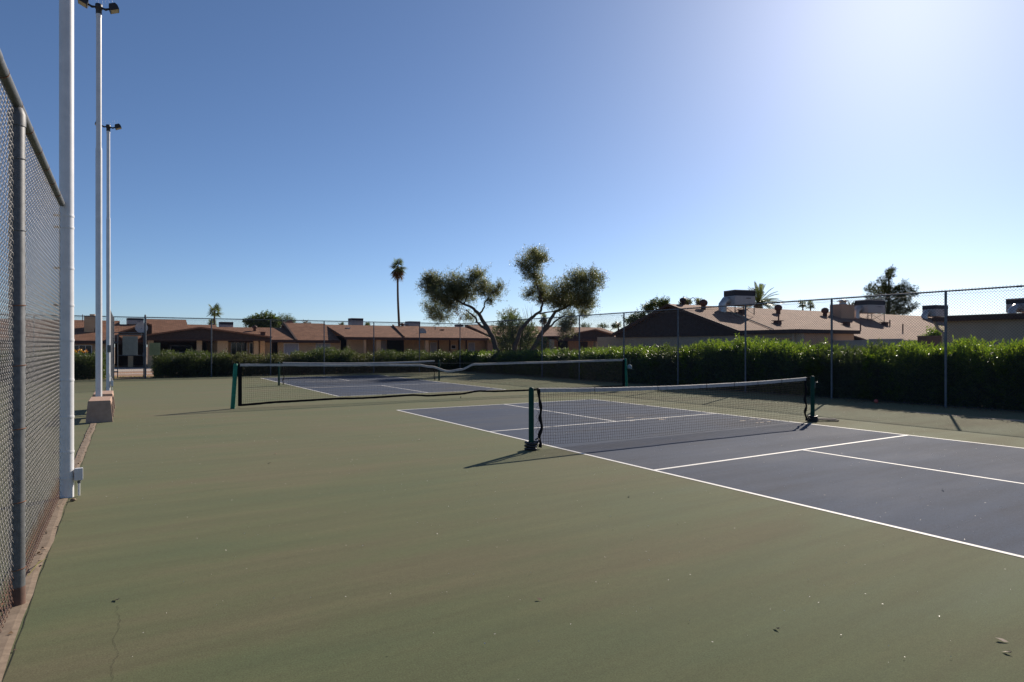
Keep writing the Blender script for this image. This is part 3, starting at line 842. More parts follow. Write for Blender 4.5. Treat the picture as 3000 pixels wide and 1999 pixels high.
def stems_mesh(L, D, H, n, seed):
    rs = random.Random(seed); mb = MB()
    for k in range(n):
        x = rs.uniform(-0.42,0.42)*L; y = rs.uniform(-0.3,0.3)*D
        mb.tube([(x,y,-0.02),(x+rs.uniform(-.12,.12),y+rs.uniform(-.1,.1),H*0.45),(x+rs.uniform(-.3,.3),y+rs.uniform(-.2,.2),H*0.85)], [0.014,0.011,0.005], 5)
    me = mb.mesh('stem'); me.materials.append(M['stem']); return me

# clipped hedge behind the right-hand fence
hedge = thing('oleander_hedge', 'long clipped oleander hedge, bright green on top, behind the side fence', 'hedge', (13.25,9.0,0))
HV = [oleander('foliage', 2.1, 1.45, 1.50, M['oleander'] if k < 3 else M['oleander_far'], 1500, 20+k, 0.13+0.03*k, True, 0.12+0.03*k, 12, 1.3) for k in range(4)]
HS = stems_mesh(1.9, 1.2, 1.5, 16, 4)
def top_of(me):
    a = np.empty(len(me.vertices)*3, dtype=np.float32); me.vertices.foreach_get('co', a); return float(np.percentile(a[2::3], 98.5))
HT = [top_of(m) for m in HV]
def hedge_top(y):
    return float(np.interp(y, [-9,-1.3,0.5,3.5,5.3,6.4,7.2,8.2,9.0,11.4,17.5,23.9,28], [1.68,1.64,1.55,1.53,1.58,1.68,1.88,1.66,1.52,1.46,1.32,1.2,1.18]))
y = -9.0; k = 0
while y < 28.2:
    o = link('foliage', HV[k % 4], None, hedge, (random.uniform(-.05,.05), y-9.0, 0))
    o.rotation_euler = (0,0,R(90) if k % 2 else R(-90)); o.scale = (1.0,1.0,hedge_top(y)/HT[k % 4])
    o2 = link('stem', HS, None, hedge, (0, y-9.0, 0)); o2.rotation_euler = (0,0,R(90)); o2.scale = (1,1,hedge_top(y)/1.6)
    y += 1.72; k += 1
# tall unclipped shoots standing above the hedge
me_sh = []
for q in range(3):
    RNG = np.random.default_rng(60+q)
    n = 26; t = np.linspace(0.1,1,n)
    Cc = np.stack([0.02*np.sin(t*5+q), 0.02*np.cos(t*4), t*0.42], 1)
    dd_ = unit(RNG.normal(0,0.6,(n,3))+np.array([0,0,0.75])*t[:,None]+np.array([0,0,0.1]))
    V, Q = leaves(Cc, dd_, RNG.uniform(0.09,0.14,n), RNG.uniform(0.016,0.024,n))
    m_ = np_mesh('shoot', V, Q); m_.materials.append(M['oleander']); me_sh.append(m_)
rs = random.Random(31)
for k in range(120):
    yy = rs.uniform(-4, 24); zt = hedge_top(yy)
    if abs(yy-7.2) < 1.2: zt += 0.0
    o = link('shoot', me_sh[k % 3], None, hedge, (rs.uniform(-0.6,0.5), yy-9.0, zt-0.36+rs.uniform(-0.05,0.10)))
    o.rotation_euler = (rs.uniform(-.25,.25), rs.uniform(-.25,.25), rs.uniform(0,6.28)); s_ = rs.uniform(0.8,1.25); o.scale = (s_,s_,s_)

# loose row of shrubs behind the far fence
SV = [oleander('foliage', 2.0, 1.2, 1.16, M['oleander_dry'], 620, 80+k, 0.16, True, 0.14, 12, 1.1) for k in range(3)]
SG = [oleander('foliage', 2.0, 1.2, 1.16, M['oleander_far'], 760, 90+k, 0.14, True, 0.16, 12, 1.1) for k in range(2)]
SS = stems_mesh(1.6, 0.9, 1.2, 22, 9)
ST = {m.name: top_of(m) for m in SV+SG}
def shrub(x, w, h, kind, label, group=None, y=28.55):
    t = thing('oleander_shrub', label, 'shrub', (x, y, 0), group)
    me = (SG if kind else SV)[int(abs(x*7)) % (2 if kind else 3)]
    o = link('foliage', me, None, t); o.scale = (w/2.0, 1.0, h/ST[me.name])
    o = link('stem', SS, None, t); o.scale = (w/2.0, 1.0, h/1.34)
    return t
for x, w, h, kind, lab in (
        (-10.0,2.3,1.3,1,'green oleander shrub glimpsed only through the mesh of the near fence'),
        (-3.55,1.7,1.30,1,'green oleander shrub right below the yellow-green panel'),
        (-2.0,1.9,1.26,1,'dense green oleander shrub in front of the silver car'),
        (-1.0,1.2,1.14,0,'low dusty shrub in front of the glazed patio door'),
        (0.35,1.9,1.18,0,'dusty thin shrub in line with the dense dark tree behind the roofs'),
        (1.75,1.5,1.14,0,'dusty thin shrub in line with the brick chimney'),
        (3.1,1.6,1.28,1,'green shrub below the sloping edge where two brown roofs meet'),
        (4.65,1.8,1.44,1,'tallest green shrub of the loose row behind the far fence'),
        (6.3,2.1,1.20,0,'wide dusty shrub in front of the shaded porch door'),
        (8.35,2.0,1.28,1,'green shrub in front of the dark porch opening'),
        (10.3,2.2,1.25,1,'green shrub in line with the satellite dish on the long roof'),
        (12.2,2.2,1.22,1,'green shrub in the fence corner below the leaning olive')):
    shrub(x, w, h, kind, lab, 'shrubs behind the far fence')
hb = shrub(-7.75, 2.5, 1.33, 1, 'green oleander shrub with red and yellow flowers showing on top')
RNG = np.random.default_rng(5)
fc = np.stack([RNG.uniform(-0.25,0.55,90), RNG.uniform(-0.2,0.2,90), RNG.uniform(1.28,1.40,90)], 1)
V, Q = leaves(fc, unit(RNG.normal(size=(90,3))), 0.07, 0.06); m_ = np_mesh('flower', V, Q); m_.materials.append(M['flower']); link('flower', m_, None, hb)

# --- generic leaf clouds
def cloud(blobs, n_per, ln, wd, seed, up=0.0, clump=14, spread=0.16, lat=0.26):
    """blobs: (centre xyz, radii xyz, weight); leaves gathered in sprays"""
    global RNG
    RNG = np.random.default_rng(seed); r = RNG
    Cs = []; Ds = []
    for c, rad, wgt in blobs:
        m = max(4, int(n_per*wgt/clump))
        d = unit(r.normal(size=(m,3))); rr = r.uniform(0.30,1.0,m)**0.6
        rr = rr*(1+0.22*np.sin(d[:,0]*5+d[:,2]*4+r.uniform(0,6)))
        rr = rr*(1+0.25*np.sin(d[:,1]*7+d[:,2]*9+r.uniform(0,6)))
        Cs.append(np.array(c)+d*rr[:,None]*np.array(rad)); Ds.append(d)
    Cn = np.concatenate(Cs); m = len(Cn)
    rad_ = np.concatenate(Ds)
    ax = unit(r.normal(size=(m,3))*0.7+rad_*1.1+np.array([0,0,up]))
    Cn = Cn + rad_*(r.random((m,1))**5)*spread*1.5
    k = np.repeat(np.arange(m), clump)
    base_ = Cn[k] + ax[k]*r.uniform(-1,1,(len(k),1))*spread + r.normal(0,spread*lat,(len(k),3))
    d = unit(ax[k]*0.8 + r.normal(0,0.65,(len(k),3)))
    return leaves(base_, d, r.uniform(0.7,1.2,len(k))*ln, r.uniform(0.8,1.2,len(k))*wd)

# olive trees behind the fence corner -------------------------------------------------
OD = 40.0
def o4(x, y, dd=0.0):                       # bearings read off an enlargement of the tree
    return atd(1200+x*0.2762, 700+y*0.2762, OD+dd)
MS = 0.2762/FPX*OD
def blobs4(lst, seed):
    rs = random.Random(seed); out = []
    for x, y, rx, ry in lst:
        c = o4(x, y, rs.uniform(-1.1,1.1)); rr = max(rx, ry)*MS
        out.append((c, (rx*MS, rr*0.9, ry*MS), rx*ry/10000.0))
    return out
def olive(label, trunks, lst, seed, base_px, dead=()):
    b = o4(*base_px); t = thing('olive_tree', label, 'tree', (b[0], b[1], 0))
    off = Vector((b[0], b[1], 0))
    mb = MB()
    for pts, rads in trunks:
        P = [Vector(o4(*p))-off for p in pts]
        # finer, slightly crooked
        Q = []; rr = []
        for i in range(len(P)-1):
            for j in range(4):
                f = j/4; Q.append(P[i].lerp(P[i+1], f)+Vector((random.uniform(-.03,.03),random.uniform(-.05,.05),0))); rr.append(0.72*(rads[i]*(1-f)+rads[i+1]*f))
        Q.append(P[-1]); rr.append(rads[-1])
        mb.tube(Q, rr, 9)
    mb.build('trunk', M['bark'], t)
    bl = [((c[0]-b[0], c[1]-b[1], c[2]), r_, w_) for c, r_, w_ in blobs4(lst, seed)]
    rq = np.random.default_rng(seed); kids = []
    for c, r_, w_ in bl:
        kids.append((c, tuple(0.80*q for q in r_), w_*0.66))
        for q in range(6):
            dv = unit(rq.normal(size=3)); f = rq.uniform(0.7,1.0); k_ = rq.uniform(0.26,0.46)
            kids.append((tuple(np.array(c)+dv*np.array(r_)*f), tuple(k_*q2 for q2 in r_), w_*0.10))
    for i in range(len(bl)):
        for j in range(i):
            d_ = np.linalg.norm(np.array(bl[i][0])-np.array(bl[j][0])); ra = bl[i][1][0]; rb = bl[j][1][0]
            if d_ < 1.15*(ra+rb): kids.append((tuple((np.array(bl[i][0])+np.array(bl[j][0]))/2), tuple(0.55*min(p, q) for p, q in zip(bl[i][1], bl[j][1])), 0.16))
    V, Q = cloud(kids, 3600, 0.095, 0.026, seed, 0.55, 20, 0.30, 0.13)
    m_ = np_mesh('crown', V, Q); m_.materials.append(M['olive']); link('crown', m_, None, t)
    # twigs through the crown
    tw = MB(); rs = random.Random(seed)
    for c, r_, w_ in bl:
        for q in range(4):
            d = Vector((rs.uniform(-1,1), rs.uniform(-1,1), rs.uniform(-.4,1))).normalized()
            a = Vector(c)-d*0.3*r_[0]; tw.tube([a, a+d*r_[0]*0.6+Vector((0,0,.05)), a+d*r_[0]*1.15], [0.018,0.012,0.004], 4)
    tw.build('twigs', M['bark'], t)['kind'] = 'stuff'
    if dead:
        bl = [((c[0]-b[0], c[1]-b[1], c[2]), r_, w_) for c, r_, w_ in blobs4(dead, seed+5)]
        V, Q = cloud(bl, 900, 0.10, 0.026, seed+9, -0.3, 14, 0.16)
        m_ = np_mesh('dry_foliage', V, Q); m_.materials.append(M['olive_dead']); link('dry_foliage', m_, None, t)
    return t
yb = (CY+FPX*1.557/OD-700)/0.2762
olive('spreading olive tree leaning away to the left over the brown roofs',
      [([(960,yb),(930,1200),(880,1040),(800,910),(740,800),(660,725),(570,690),(480,640),(380,600),(300,520)], [0.30,0.24,0.21,0.18,0.15,0.12,0.09,0.07,0.045,0.02]),
       ([(840,970),(760,930),(715,880),(690,830),(640,790),(600,750)], [0.15,0.11,0.09,0.08,0.06,0.04]),
       ([(745,800),(790,730),(800,680),(840,620),(880,560)], [0.09,0.07,0.055,0.04,0.02]),
       ([(570,690),(600,640),(610,560),(640,480)], [0.06,0.05,0.035,0.02]),
       ([(480,640),(440,690),(380,740),(300,780)], [0.06,0.045,0.03,0.015])],
      [(280,430,100,75),(215,500,95,80),(300,600,130,95),(245,740,85,100),(480,470,110,85),(600,580,120,100),(690,400,95,75),(780,510,95,100),
       (890,560,80,70),(950,505,45,32),(440,680,140,95),(340,830,115,60),(640,830,70,45),(520,560,120,90),(860,650,60,45),(200,420,60,50),(740,360,60,40)], 41, (960,yb),
      [(540,800,85,85),(480,740,80,60)])
olive('tall two-stemmed olive tree with a high lone plume of foliage',
      [([(1080,yb),(1110,1180),(1170,970),(1290,840),(1390,765),(1412,690),(1385,600),(1350,480),(1325,340),(1320,220)], [0.26,0.22,0.17,0.14,0.11,0.10,0.085,0.07,0.045,0.02]),
       ([(1270,yb),(1310,1180),(1400,1000),(1480,880),(1550,770),(1640,735),(1740,660),(1830,560),(1890,460)], [0.26,0.22,0.19,0.16,0.13,0.10,0.08,0.05,0.02]),
       ([(1375,795),(1450,780),(1540,770),(1600,740)], [0.07,0.055,0.05,0.04]),
       ([(1430,985),(1500,920),(1580,850),(1660,800)], [0.12,0.09,0.07,0.05]),
       ([(1740,660),(1820,680),(1880,720)], [0.05,0.04,0.02])],
      [(1320,230,130,100),(1195,270,75,55),(1400,200,65,55),(1320,380,110,90),(1390,520,95,95),(1265,590,80,55),(1400,650,60,60),
       (1560,540,100,115),(1570,670,100,75),(1760,430,105,85),(1890,440,125,120),(1995,450,70,90),(1800,600,150,110),(1890,670,95,90),(1700,670,130,75),
       (1660,880,90,130),(1640,980,60,45),(1860,770,80,50),(1480,620,70,80),(1330,150,70,50),(1680,500,60,60)], 42, (1180,yb),
      [(1860,690,70,60),(1700,900,60,60)])
# undergrowth between the olives
def bushes(label, lst, seed, mat, dd, ln=0.11, wd=0.035, name='bush', per=2000, cat='bush'):
    D0 = OD+dd
    bl = []
    for x, y, rx, ry in lst:
        c = atd(1200+x*0.2762, 700+y*0.2762, D0); s = 0.2762/FPX*D0
        bl.append((c, (rx*s, max(rx,ry)*s*0.8, ry*s), rx*ry/10000.0))
    b = np.mean([c for c, _, _ in bl], 0)
    t = thing(name, label, cat, (b[0], b[1], 0))
    bl = [((c[0]-b[0], c[1]-b[1], c[2]), r_, w_) for c, r_, w_ in bl]
    V, Q = cloud(bl, per, ln, wd, seed, 0.4, 14, 0.16); V[:,2] = np.maximum(V[:,2], 0.0)
    m_ = np_mesh('crown', V, Q); m_.materials.append(mat); link('crown', m_, None, t)
    mb = MB()
    for c, r_, w_ in bl: mb.tube([(0.3*random.uniform(-1,1),0,-0.02),(c[0]*0.6,c[1]*0.6,c[2]*0.5),c], [0.09,0.06,0.02], 6)
    mb.build('trunk', M['bark'], t)
    return t
bushes('broad rounded bush filling the gap between the leaning olive trunks', [(1070,900,140,75),(990,1010,140,130),(1190,1010,150,120),(1080,830,95,50),(1060,1120,150,110),(1290,990,95,75),(1200,900,70,50),(1250,1120,110,90)], 51, M['bush'], 3.0)
bushes('thin upright leafy sapling poking out behind the rounded bush', [(1080,780,70,45),(980,800,45,35),(1060,830,90,40)], 52, M['olive'], 7.0, 0.10, 0.03)
bushes('small loose shrub at the foot of the two-stemmed olive', [(1400,1110,70,60),(1440,1130,50,50)], 53, M['bush'], -6.0, 0.09, 0.03, 'low_shrub', 1500, 'shrub')
# bare dry stalks
ds = thing('dry_stalks', 'bare pale stalks rising beside the two-stemmed olive', 'dry plant', tuple(o4(1250,860,4)*np.array([1,1,0])))
rs = random.Random(3)
for k in range(9):
    a = Vector(o4(1250+rs.uniform(-30,60), 960, 4))-ds.location; b = Vector(o4(1190+16*k, rs.uniform(690,760), 4))-ds.location
    MB().tube([a, a.lerp(b,0.6)+Vector((0.03,0,0)), b], [0.02,0.012,0.004], 4).build('stalk', M['deadfrond'], ds)

# --- palms
def fan_palm(x, ytop, ybase, D, crown_r, label, lean=0.0, skirt=True, seed=1, group=None):
    """Washingtonia: thin trunk, ball of fan leaves, hanging dead skirt"""
    top = atd(x, ytop, D); bx = atd(x+lean, CY, D); b = np.array([bx[0], bx[1], 0])
    t = thing('fan_palm', label, 'palm tree', tuple(b), group)
    T = Vector((top[0]-b[0], top[1]-b[1], top[2]-crown_r*0.7)); rs = random.Random(seed)
    pts = [Vector((0,0,-0.05)).lerp(T, f)+Vector((math.sin(f*3+seed)*0.15*f*(1-f)*4,0,0)) for f in np.linspace(0,1,12)]
    MB().tube(pts, [0.19-0.07*f for f in np.linspace(0,1,12)], 10).build('trunk', M['palmbark'], t)
    def fan(mb, d, ln, droop, n=15, pet=0.35):
        d = d.normalized(); side = d.cross(Vector((0,0,1)))
        if side.length < 0.1: side = Vector((1,0,0))
        side.normalize(); upv = side.cross(d).normalized()
        hub = T + d*ln*pet
        mb.tube([T, hub], 0.02, 4)
        for k in range(n):
            a = (k/(n-1)-0.5)*3.6
            q = (d*math.cos(a)+side*math.sin(a)).normalized()
            tip = hub + q*ln*(0.55+0.2*math.cos(a)) + Vector((0,0,-droop*ln*(0.15+0.25*abs(math.sin(a)))))
            mid = hub.lerp(tip, 0.55)+Vector((0,0,0.04*ln)); w = upv.cross(q).normalized()*ln*0.032
            mb.add([hub, mid+w, tip, mid-w], [(0,1,2,3)])
    gm = MB(); dm = MB()
    for k in range(22):
        el = rs.uniform(-0.7,1.3); az = rs.uniform(0,6.28)
        fan(gm, Vector((math.cos(az)*math.cos(el), math.sin(az)*math.cos(el), math.sin(el))), crown_r*rs.uniform(0.85,1.1), 0.5+0.6*(1.3-el)/1.8)
    gm.build('crown', M['palm'], t)
    if skirt:
        for k in range(44):
            az = rs.uniform(0,6.28); el = rs.uniform(-1.45,-0.8)
            d = Vector((math.cos(az)*math.cos(el), math.sin(az)*math.cos(el), math.sin(el)))
            fan(dm, d, crown_r*rs.uniform(0.8,1.45)*(1.0 if el < -1.1 else 0.75), 0.3, 9, 0.5)
        dm.build('dead_skirt', M['deadfrond'], t)
    return t
fan_palm(1166, 762, 950, 88, 1.35, 'very tall thin fan palm with a brown hanging skirt above the roofs', 5, True, 2)
fan_palm(629, 893, 950, 95, 1.35, 'mid-height fan palm with a bare trunk rising over the brown roofs', 4, False, 3)
fan_palm(622, 937, 955, 110, 1.2, 'low fan palm crown just showing over the ridge below the mid-height palm', 0, False, 4)
fan_palm(1592, 918, 960, 100, 0.9, 'slender skirted fan palm seen between the forked olive stems', 3, True, 5)
fan_palm(1811, 941, 965, 105, 0.8, 'small fan palm in the gap between the olive and the dark gable', 0, False, 6)
fan_palm(2352, 878, 905, 120, 1.1, 'fan palm of the distant pair above the long ridge', 0, False, 7, 'distant palm pair')
fan_palm(2375, 882, 905, 120, 1.1, 'fan palm of the distant pair above the long ridge', 0, False, 8, 'distant palm pair')
fan_palm(1000, 945, 960, 120, 0.9, 'palm tops peeking over the long far roof', 0, False, 9, 'palm tops over the far roof')
fan_palm(1077, 945, 960, 120, 0.9, 'palm tops peeking over the long far roof', 0, False, 10, 'palm tops over the far roof')
def date_palm(x, ytop, D, label):
    b = atd(x, CY, D); b[2] = 0; t = thing('date_palm', label, 'palm tree', tuple(b))
    T = Vector((0,0, float(atd(x, 889, D)[2]))); rs = random.Random(12)
    MB().tube([(0,0,-0.05),(0,0,T.z*0.6),tuple(T)], [0.32,0.28,0.34], 12).build('trunk', M['palmbark'], t)
    bt = MB()
    for k in range(60):
        az = k*2.4; z = T.z-0.9+0.9*k/60
        d = Vector((math.cos(az), math.sin(az), 0.5)); p = Vector((0.25*math.cos(az),0.25*math.sin(az),z)); bt.tube([p, p+d*0.22], [0.05,0.02], 4)
    bt.build('frond_stub', M['deadfrond'], t)
    gm = MB()
    for k in range(64):
        el = rs.uniform(-0.25,1.45); az = rs.uniform(0,6.28); ln = rs.uniform(2.1,2.7)
        d = Vector((math.cos(az)*math.cos(el), math.sin(az)*math.cos(el), math.sin(el)))
        side = d.cross(Vector((0,0,1))).normalized() if abs(d.z) < 0.98 else Vector((1,0,0))
        prev = T.copy(); P = []
        for j in range(9):
            f = j/8; P.append(T + d*ln*f + Vector((0,0,-0.55*f*f*(1.1-0.3*el)*ln*0.5)))
        gm.tube(P, [0.02*(1-0.8*j/8) for j in range(9)], 4)
        for j in range(1, 26):
            f = j/26; i = min(int(f*8), 7); p = P[i].lerp(P[i+1], f*8-i); td = (P[i+1]-P[i]).normalized()
            for s in (-1, 1):
                q = (td*0.75+side*s*0.6+Vector((0,0,0.25))).normalized(); l = 0.42*math.sin(math.pi*(0.12+0.8*f))
                w = td*0.034
                gm.add([p-w, p+q*l*0.5+w*1.2, p+q*l, p+q*l*0.5-w], [(0,1,2,3)])
    gm.build('crown', M['palm'], t)
date_palm(2222, 832, 62, 'feather-leaved date palm standing behind the large rooftop air conditioner')

# --- pine and far trees
def pine(label):
    D = 70.0; c = atd(2600, CY, D); b = (c[0], c[1], 0); t = thing('pine_tree', label, 'tree', b)
    s = D/FPX; rs = random.Random(8); mb = MB(); mb.tube([(0,0,-0.05),(0.1,0,4),(0.3,0,7),(0.35,0,9.4)], [0.28,0.2,0.12,0.03], 8)
    R3 = Vector(RT); bl = []
    tips = [(2545,868),(2541,846),(2556,838),(2570,905),(2580,822),(2602,800),(2612,792),(2595,840),(2610,840),(2632,845),(2652,832),(2645,870),(2676,846),(2680,860),(2660,880),(2668,905),(2615,880),(2590,880),(2570,880),(2625,905),(2600,910),(2640,900),(2655,850),(2585,845),(2680,895)]
    for x, y in tips:
        p = atd(x, y, D+rs.uniform(-1.5,1.5)); p = Vector((p[0]-b[0], p[1]-b[1], p[2]))
        z0 = max(p.z-1.4, 2.2); a = Vector((0.03*z0,0,z0)); mb.tube([a, a.lerp(p,0.6)-Vector((0,0,0.15)), p], [0.07,0.045,0.015], 5)
        for f in (0.55, 0.8, 1.0):
            q = a.lerp(p, f); bl.append((tuple(q), (0.36,0.36,0.38), 0.6))
    mb.build('trunk', M['bark'], t)
    V, Q = cloud(bl, 1000, 0.17, 0.028, 61, 0.8, 16, 0.14); m_ = np_mesh('crown', V, Q); m_.materials.append(M['pine']); link('crown', m_, None, t)
pine('open-branched pine tree rising behind the rooftop units')
def far_tree(label, D, lst, seed, mat, per=700, ln=0.2, wd=0.08, name='tree', group=None):
    bl = []; s = D/FPX
    for x, y, rx, ry in lst: bl.append((atd(x, y, D), (rx*s, max(rx,ry)*s*0.8, ry*s), 1.0))
    b = np.mean([c for c, _, _ in bl], 0); t = thing(name, label, 'tree', (b[0], b[1], 0), group)
    bl = [((c[0]-b[0], c[1]-b[1], c[2]), r_, w_) for c, r_, w_ in bl]
    V, Q = cloud(bl, per, ln, wd, seed, 0.2, 12, 0.25); m_ = np_mesh('crown', V, Q); m_.materials.append(mat); link('crown', m_, None, t)
    mb = MB(); mb.tube([(0,0,-0.05),(0,0,bl[0][0][2]*0.6)], [0.2,0.15], 7)
    for c, r_, w_ in bl: mb.tube([(0,0,c[2]*0.45), tuple(c)], [0.12,0.04], 5)
    mb.build('trunk', M['bark'], t)
far_tree('dense dark green tree behind the far roofs beside a feathery pale one', 78, [(740,945,22,14),(775,937,26,18),(800,945,16,18),(770,955,30,14)], 71, M['bush'], 2600, 0.22, 0.09)
far_tree('feathery pale green tree behind the far roofs', 80, [(825,940,24,16),(848,945,16,14),(815,952,18,12)], 72, M['mesq'], 2400, 0.22, 0.03)
far_tree('reddish treetop showing over the far ridge', 90, [(895,950,10,6)], 73, M['olive_dead'], 500)
far_tree('rounded tree spilling out behind the dark gable roof', 66, [(1925,893,22,13),(1945,893,12,12),(1900,903,14,10),(1875,930,20,12),(1850,940,18,9)], 74, M['bush'], 1500, 0.2, 0.07)
far_tree('olive-toned treetop behind the dark ridge beside the black vent', 80, [(2012,886,13,8),(2003,890,9,6)], 75, M['olive'], 900)
far_tree('treetop behind the ridge under the curved mast', 80, [(2047,886,10,8)], 76, M['olive'], 700)
far_tree('pale treetops in the gap beyond the olives', 110, [(1715,956,16,6),(1765,957,18,5),(1800,956,8,5)], 77, M['mesq'], 700)
far_tree('narrow dark treetop between chimney and rooftop unit', 75, [(2503,905,5,14)], 78, M['pine'], 700)

# ================================================================== HOUSES
def wall_u(t, u, v0, v1, z0, z1, m, th=0.2, name='wall'):       # wall facing -u
    return MB().box(u, u+th, min(v0,v1), max(v0,v1), z0, z1).build(name, M[m], t)
def wall_v(t, u0, u1, v, z0, z1, m, th=0.2, name='wall'):       # wall facing -v
    return MB().box(min(u0,u1), max(u0,u1), v, v+th, z0, z1).build(name, M[m], t)
FV = 49.0                                                         # front wall line of the far row
def ux(x, v=FV): return float(atv(x, CY, v)[0])
def zv(x, y, v): return float(atv(x, y, v)[2])
def window_v(t, u0, u1, z0, z1, v, kind='blind', mullions=1):
    f = MB(); w = 0.05
    f.box(u0, u1, v-0.05, v+0.02, z1-w, z1); f.box(u0, u1, v-0.05, v+0.02, z0, z0+w)
    f.box(u0, u0+w, v-0.048, v+0.018, z0+w, z1-w); f.box(u1-w, u1, v-0.048, v+0.018, z0+w, z1-w)
    for k in range(mullions):
        c = u0+(u1-u0)*(k+1)/(mullions+1); f.box(c-0.02, c+0.02, v-0.046, v+0.016, z0+w, z1-w)
    wf = f.build('window', M['whitetrim'], t)
    MB().box(u0+w*0.6, u1-w*0.6, v-0.030, v-0.010, z0+w*0.6, z1-w*0.6).build('pane', M[kind], wf)
def roof_seg(t, u0, u1, ve, vr, ze, zr, m='roof_x', th=0.14, back=True, name='roof'):
    """gable roof piece with ridge along u: front slope (and back slope)"""
    a = MB().slab((u0,ve,ze),(u1,ve,ze),(u1,vr,zr),(u0,vr,zr),th); o = a.build(name, M[m], t)
    if back: MB().slab((u0,vr,zr),(u1,vr,zr),(u1,2*vr-ve,ze),(u0,2*vr-ve,ze),th).build(name, M[m], t)
    MB().box(u0, u1, ve-0.05, ve-0.002, ze-0.24, ze-0.01).build('fascia', M['brownwood'], t)
    return o
def gable_front(t, pts_px, ybot, v, vback, wall='siding', over=0.35, m='roof_x'):
    """gable facing -v from bearings (left, peak, right)"""
    (xl,yl),(xp,yp),(xr,yr) = pts_px
    A = atv(xl,yl,v); P = atv(xp,yp,v); Bq = atv(xr,yr,v)
    zb = zv(xp, ybot, v)
    MB().prism([(A[0],v,zb),(Bq[0],v,zb),(Bq[0],v,Bq[2]-0.02),(P[0],v,P[2]-0.02),(A[0],v,A[2]-0.02)], (0,0.25,0)).build('gable_face', M[wall], t)
    MB().slab((A[0],v-over,A[2]+0.10),(P[0],v-over,P[2]+0.10),(P[0],vback,P[2]+0.10),(A[0],vback,A[2]+0.10),0.11).build('gable_roof', M[m], t)
    MB().slab((P[0],v-over,P[2]+0.10),(Bq[0],v-over,Bq[2]+0.10),(Bq[0],vback,Bq[2]+0.10),(P[0],vback,P[2]+0.10),0.11).build('gable_roof', M[m], t)
    return A, P, Bq, zb
def vent(t, p, r=0.16, h=0.45, kind='turbine', m='ventbrown'):
    p = Vector(p)
    if kind == 'turbine':
        MB().lathe(p, [(r*0.6,-0.25),(r*0.6,h*0.35),(r*0.95,h*0.42),(r*1.1,h*0.65),(r*0.95,h*0.85),(r*0.4,h)], 14).build('roof_vent', M[m], t)
    elif kind == 'box':
        MB().box(p.x-r,p.x+r,p.y-r,p.y+r,p.z-0.2,p.z+h*0.5).box(p.x-r*1.5,p.x+r*1.5,p.y-r*1.5,p.y+r*1.5,p.z+h*0.5,p.z+h*0.62).build('roof_vent', M[m], t)
    else:
        MB().tube([p-Vector((0,0,0.2)), p+Vector((0,0,h))], r*0.35, 8).build('vent_pipe', M[m], t)
def dish(t, p, r, m='acgrey'):
    p = Vector(p); d = Vector((0.1,-1.0,0.35)).normalized(); a = d.cross(Vector((0,0,1))).normalized(); b = a.cross(d)
    vs = []; fs = []
    for i in range(4):
        q = i/3
        for k in range(14):
            w = 2*math.pi*k/14; vs.append(p+(a*math.cos(w)+b*math.sin(w))*r*q+d*(0.25*r*q*q))
    for i in range(3):
        for k in range(14): fs.append((i*14+k, i*14+(k+1)%14, (i+1)*14+(k+1)%14, (i+1)*14+k))
    o = MB().add(vs, fs).build('satellite_dish', M[m], t)
    MB().tube([p-Vector((0,0,r*1.6)), p], 0.025, 6).build('mast', M['galv_dark'], o)
def ac_unit(label, p, w, d, h, rz=0.0, stand=0.5, duct=True, grill=0.4, group=None, slope_h=None):
    """packaged rooftop unit on an angle-iron stand; p = centre of the cabinet's bottom face"""
    t = thing('rooftop_air_conditioner', label, 'air conditioner', tuple(p), group, rz)
    zg = h*(1-grill)
    MB().box(-w/2,w/2,-d/2,d/2,0,zg,0.015).build('cabinet', M['acgrey'], t)
    MB().box(-w/2+0.02,w/2-0.02,-d/2+0.02,d/2-0.02,zg-0.01,h-0.05).build('coil_grille', M['acdark'], t)
    for sx in (-1,1):
        for sy in (-1,1):
            MB().box(sx*w/2-0.045*(sx>0)-0.0*(sx<0), sx*w/2+0.045*(sx<0), sy*d/2-0.045*(sy>0), sy*d/2+0.045*(sy<0), zg, h-0.05).build('corner_post', M['acdark'], t)
    MB().box(-w/2-0.01,w/2+0.01,-d/2-0.01,d/2+0.01,h-0.05,h,0.012).build('lid', M['acgrey'], t)
    MB().box(w*0.05,w*0.28,-d/2-0.012,-d/2+0.01,zg*0.72,zg*0.80).build('badge', M['acdark'], t)
    MB().box(w*0.12,w*0.44,-d/2-0.008,-d/2+0.01,zg*0.12,zg*0.55).build('access_panel', M['acgrey'], t)
    if stand > 0:
        for sx in (-1,1):
            for sy in (-1,1):
                MB().tube([(sx*(w/2-0.05),sy*(d/2-0.05),-stand),(sx*(w/2-0.05),sy*(d/2-0.05),0)], 0.03, 5).build('stand_leg', M['acdark'], t)
            MB().tube([(sx*(w/2-0.05),-(d/2-0.05),-stand*0.9),(sx*(w/2-0.05),d/2-0.05,-0.05)], 0.018, 5).build('stand_brace', M['acdark'], t)
        for sy in (-1,1):
            MB().tube([(-(w/2-0.05),sy*(d/2-0.05),-stand*0.9),(w/2-0.05,sy*(d/2-0.05),-0.05)], 0.018, 5).build('stand_brace', M['acdark'], t)
    if duct:
        MB().tube([(-w/2+0.02,0.05,h*0.32),(-w/2-0.28,0.05,h*0.32),(-w/2-0.46,0.05,h*0.10),(-w/2-0.48,0.05,-stand-0.2)], [h*0.26]*4, 14).build('duct', M['duct'], t)
    return t

# ---------- far row, facing the courts across the gravel
EL = 1.98
hl = thing('row_house', 'brown-roofed tan house with a wide stucco chimney and white-framed window', 'house', (-12,FV,0))
def P0(t): return -Vector(t.location)
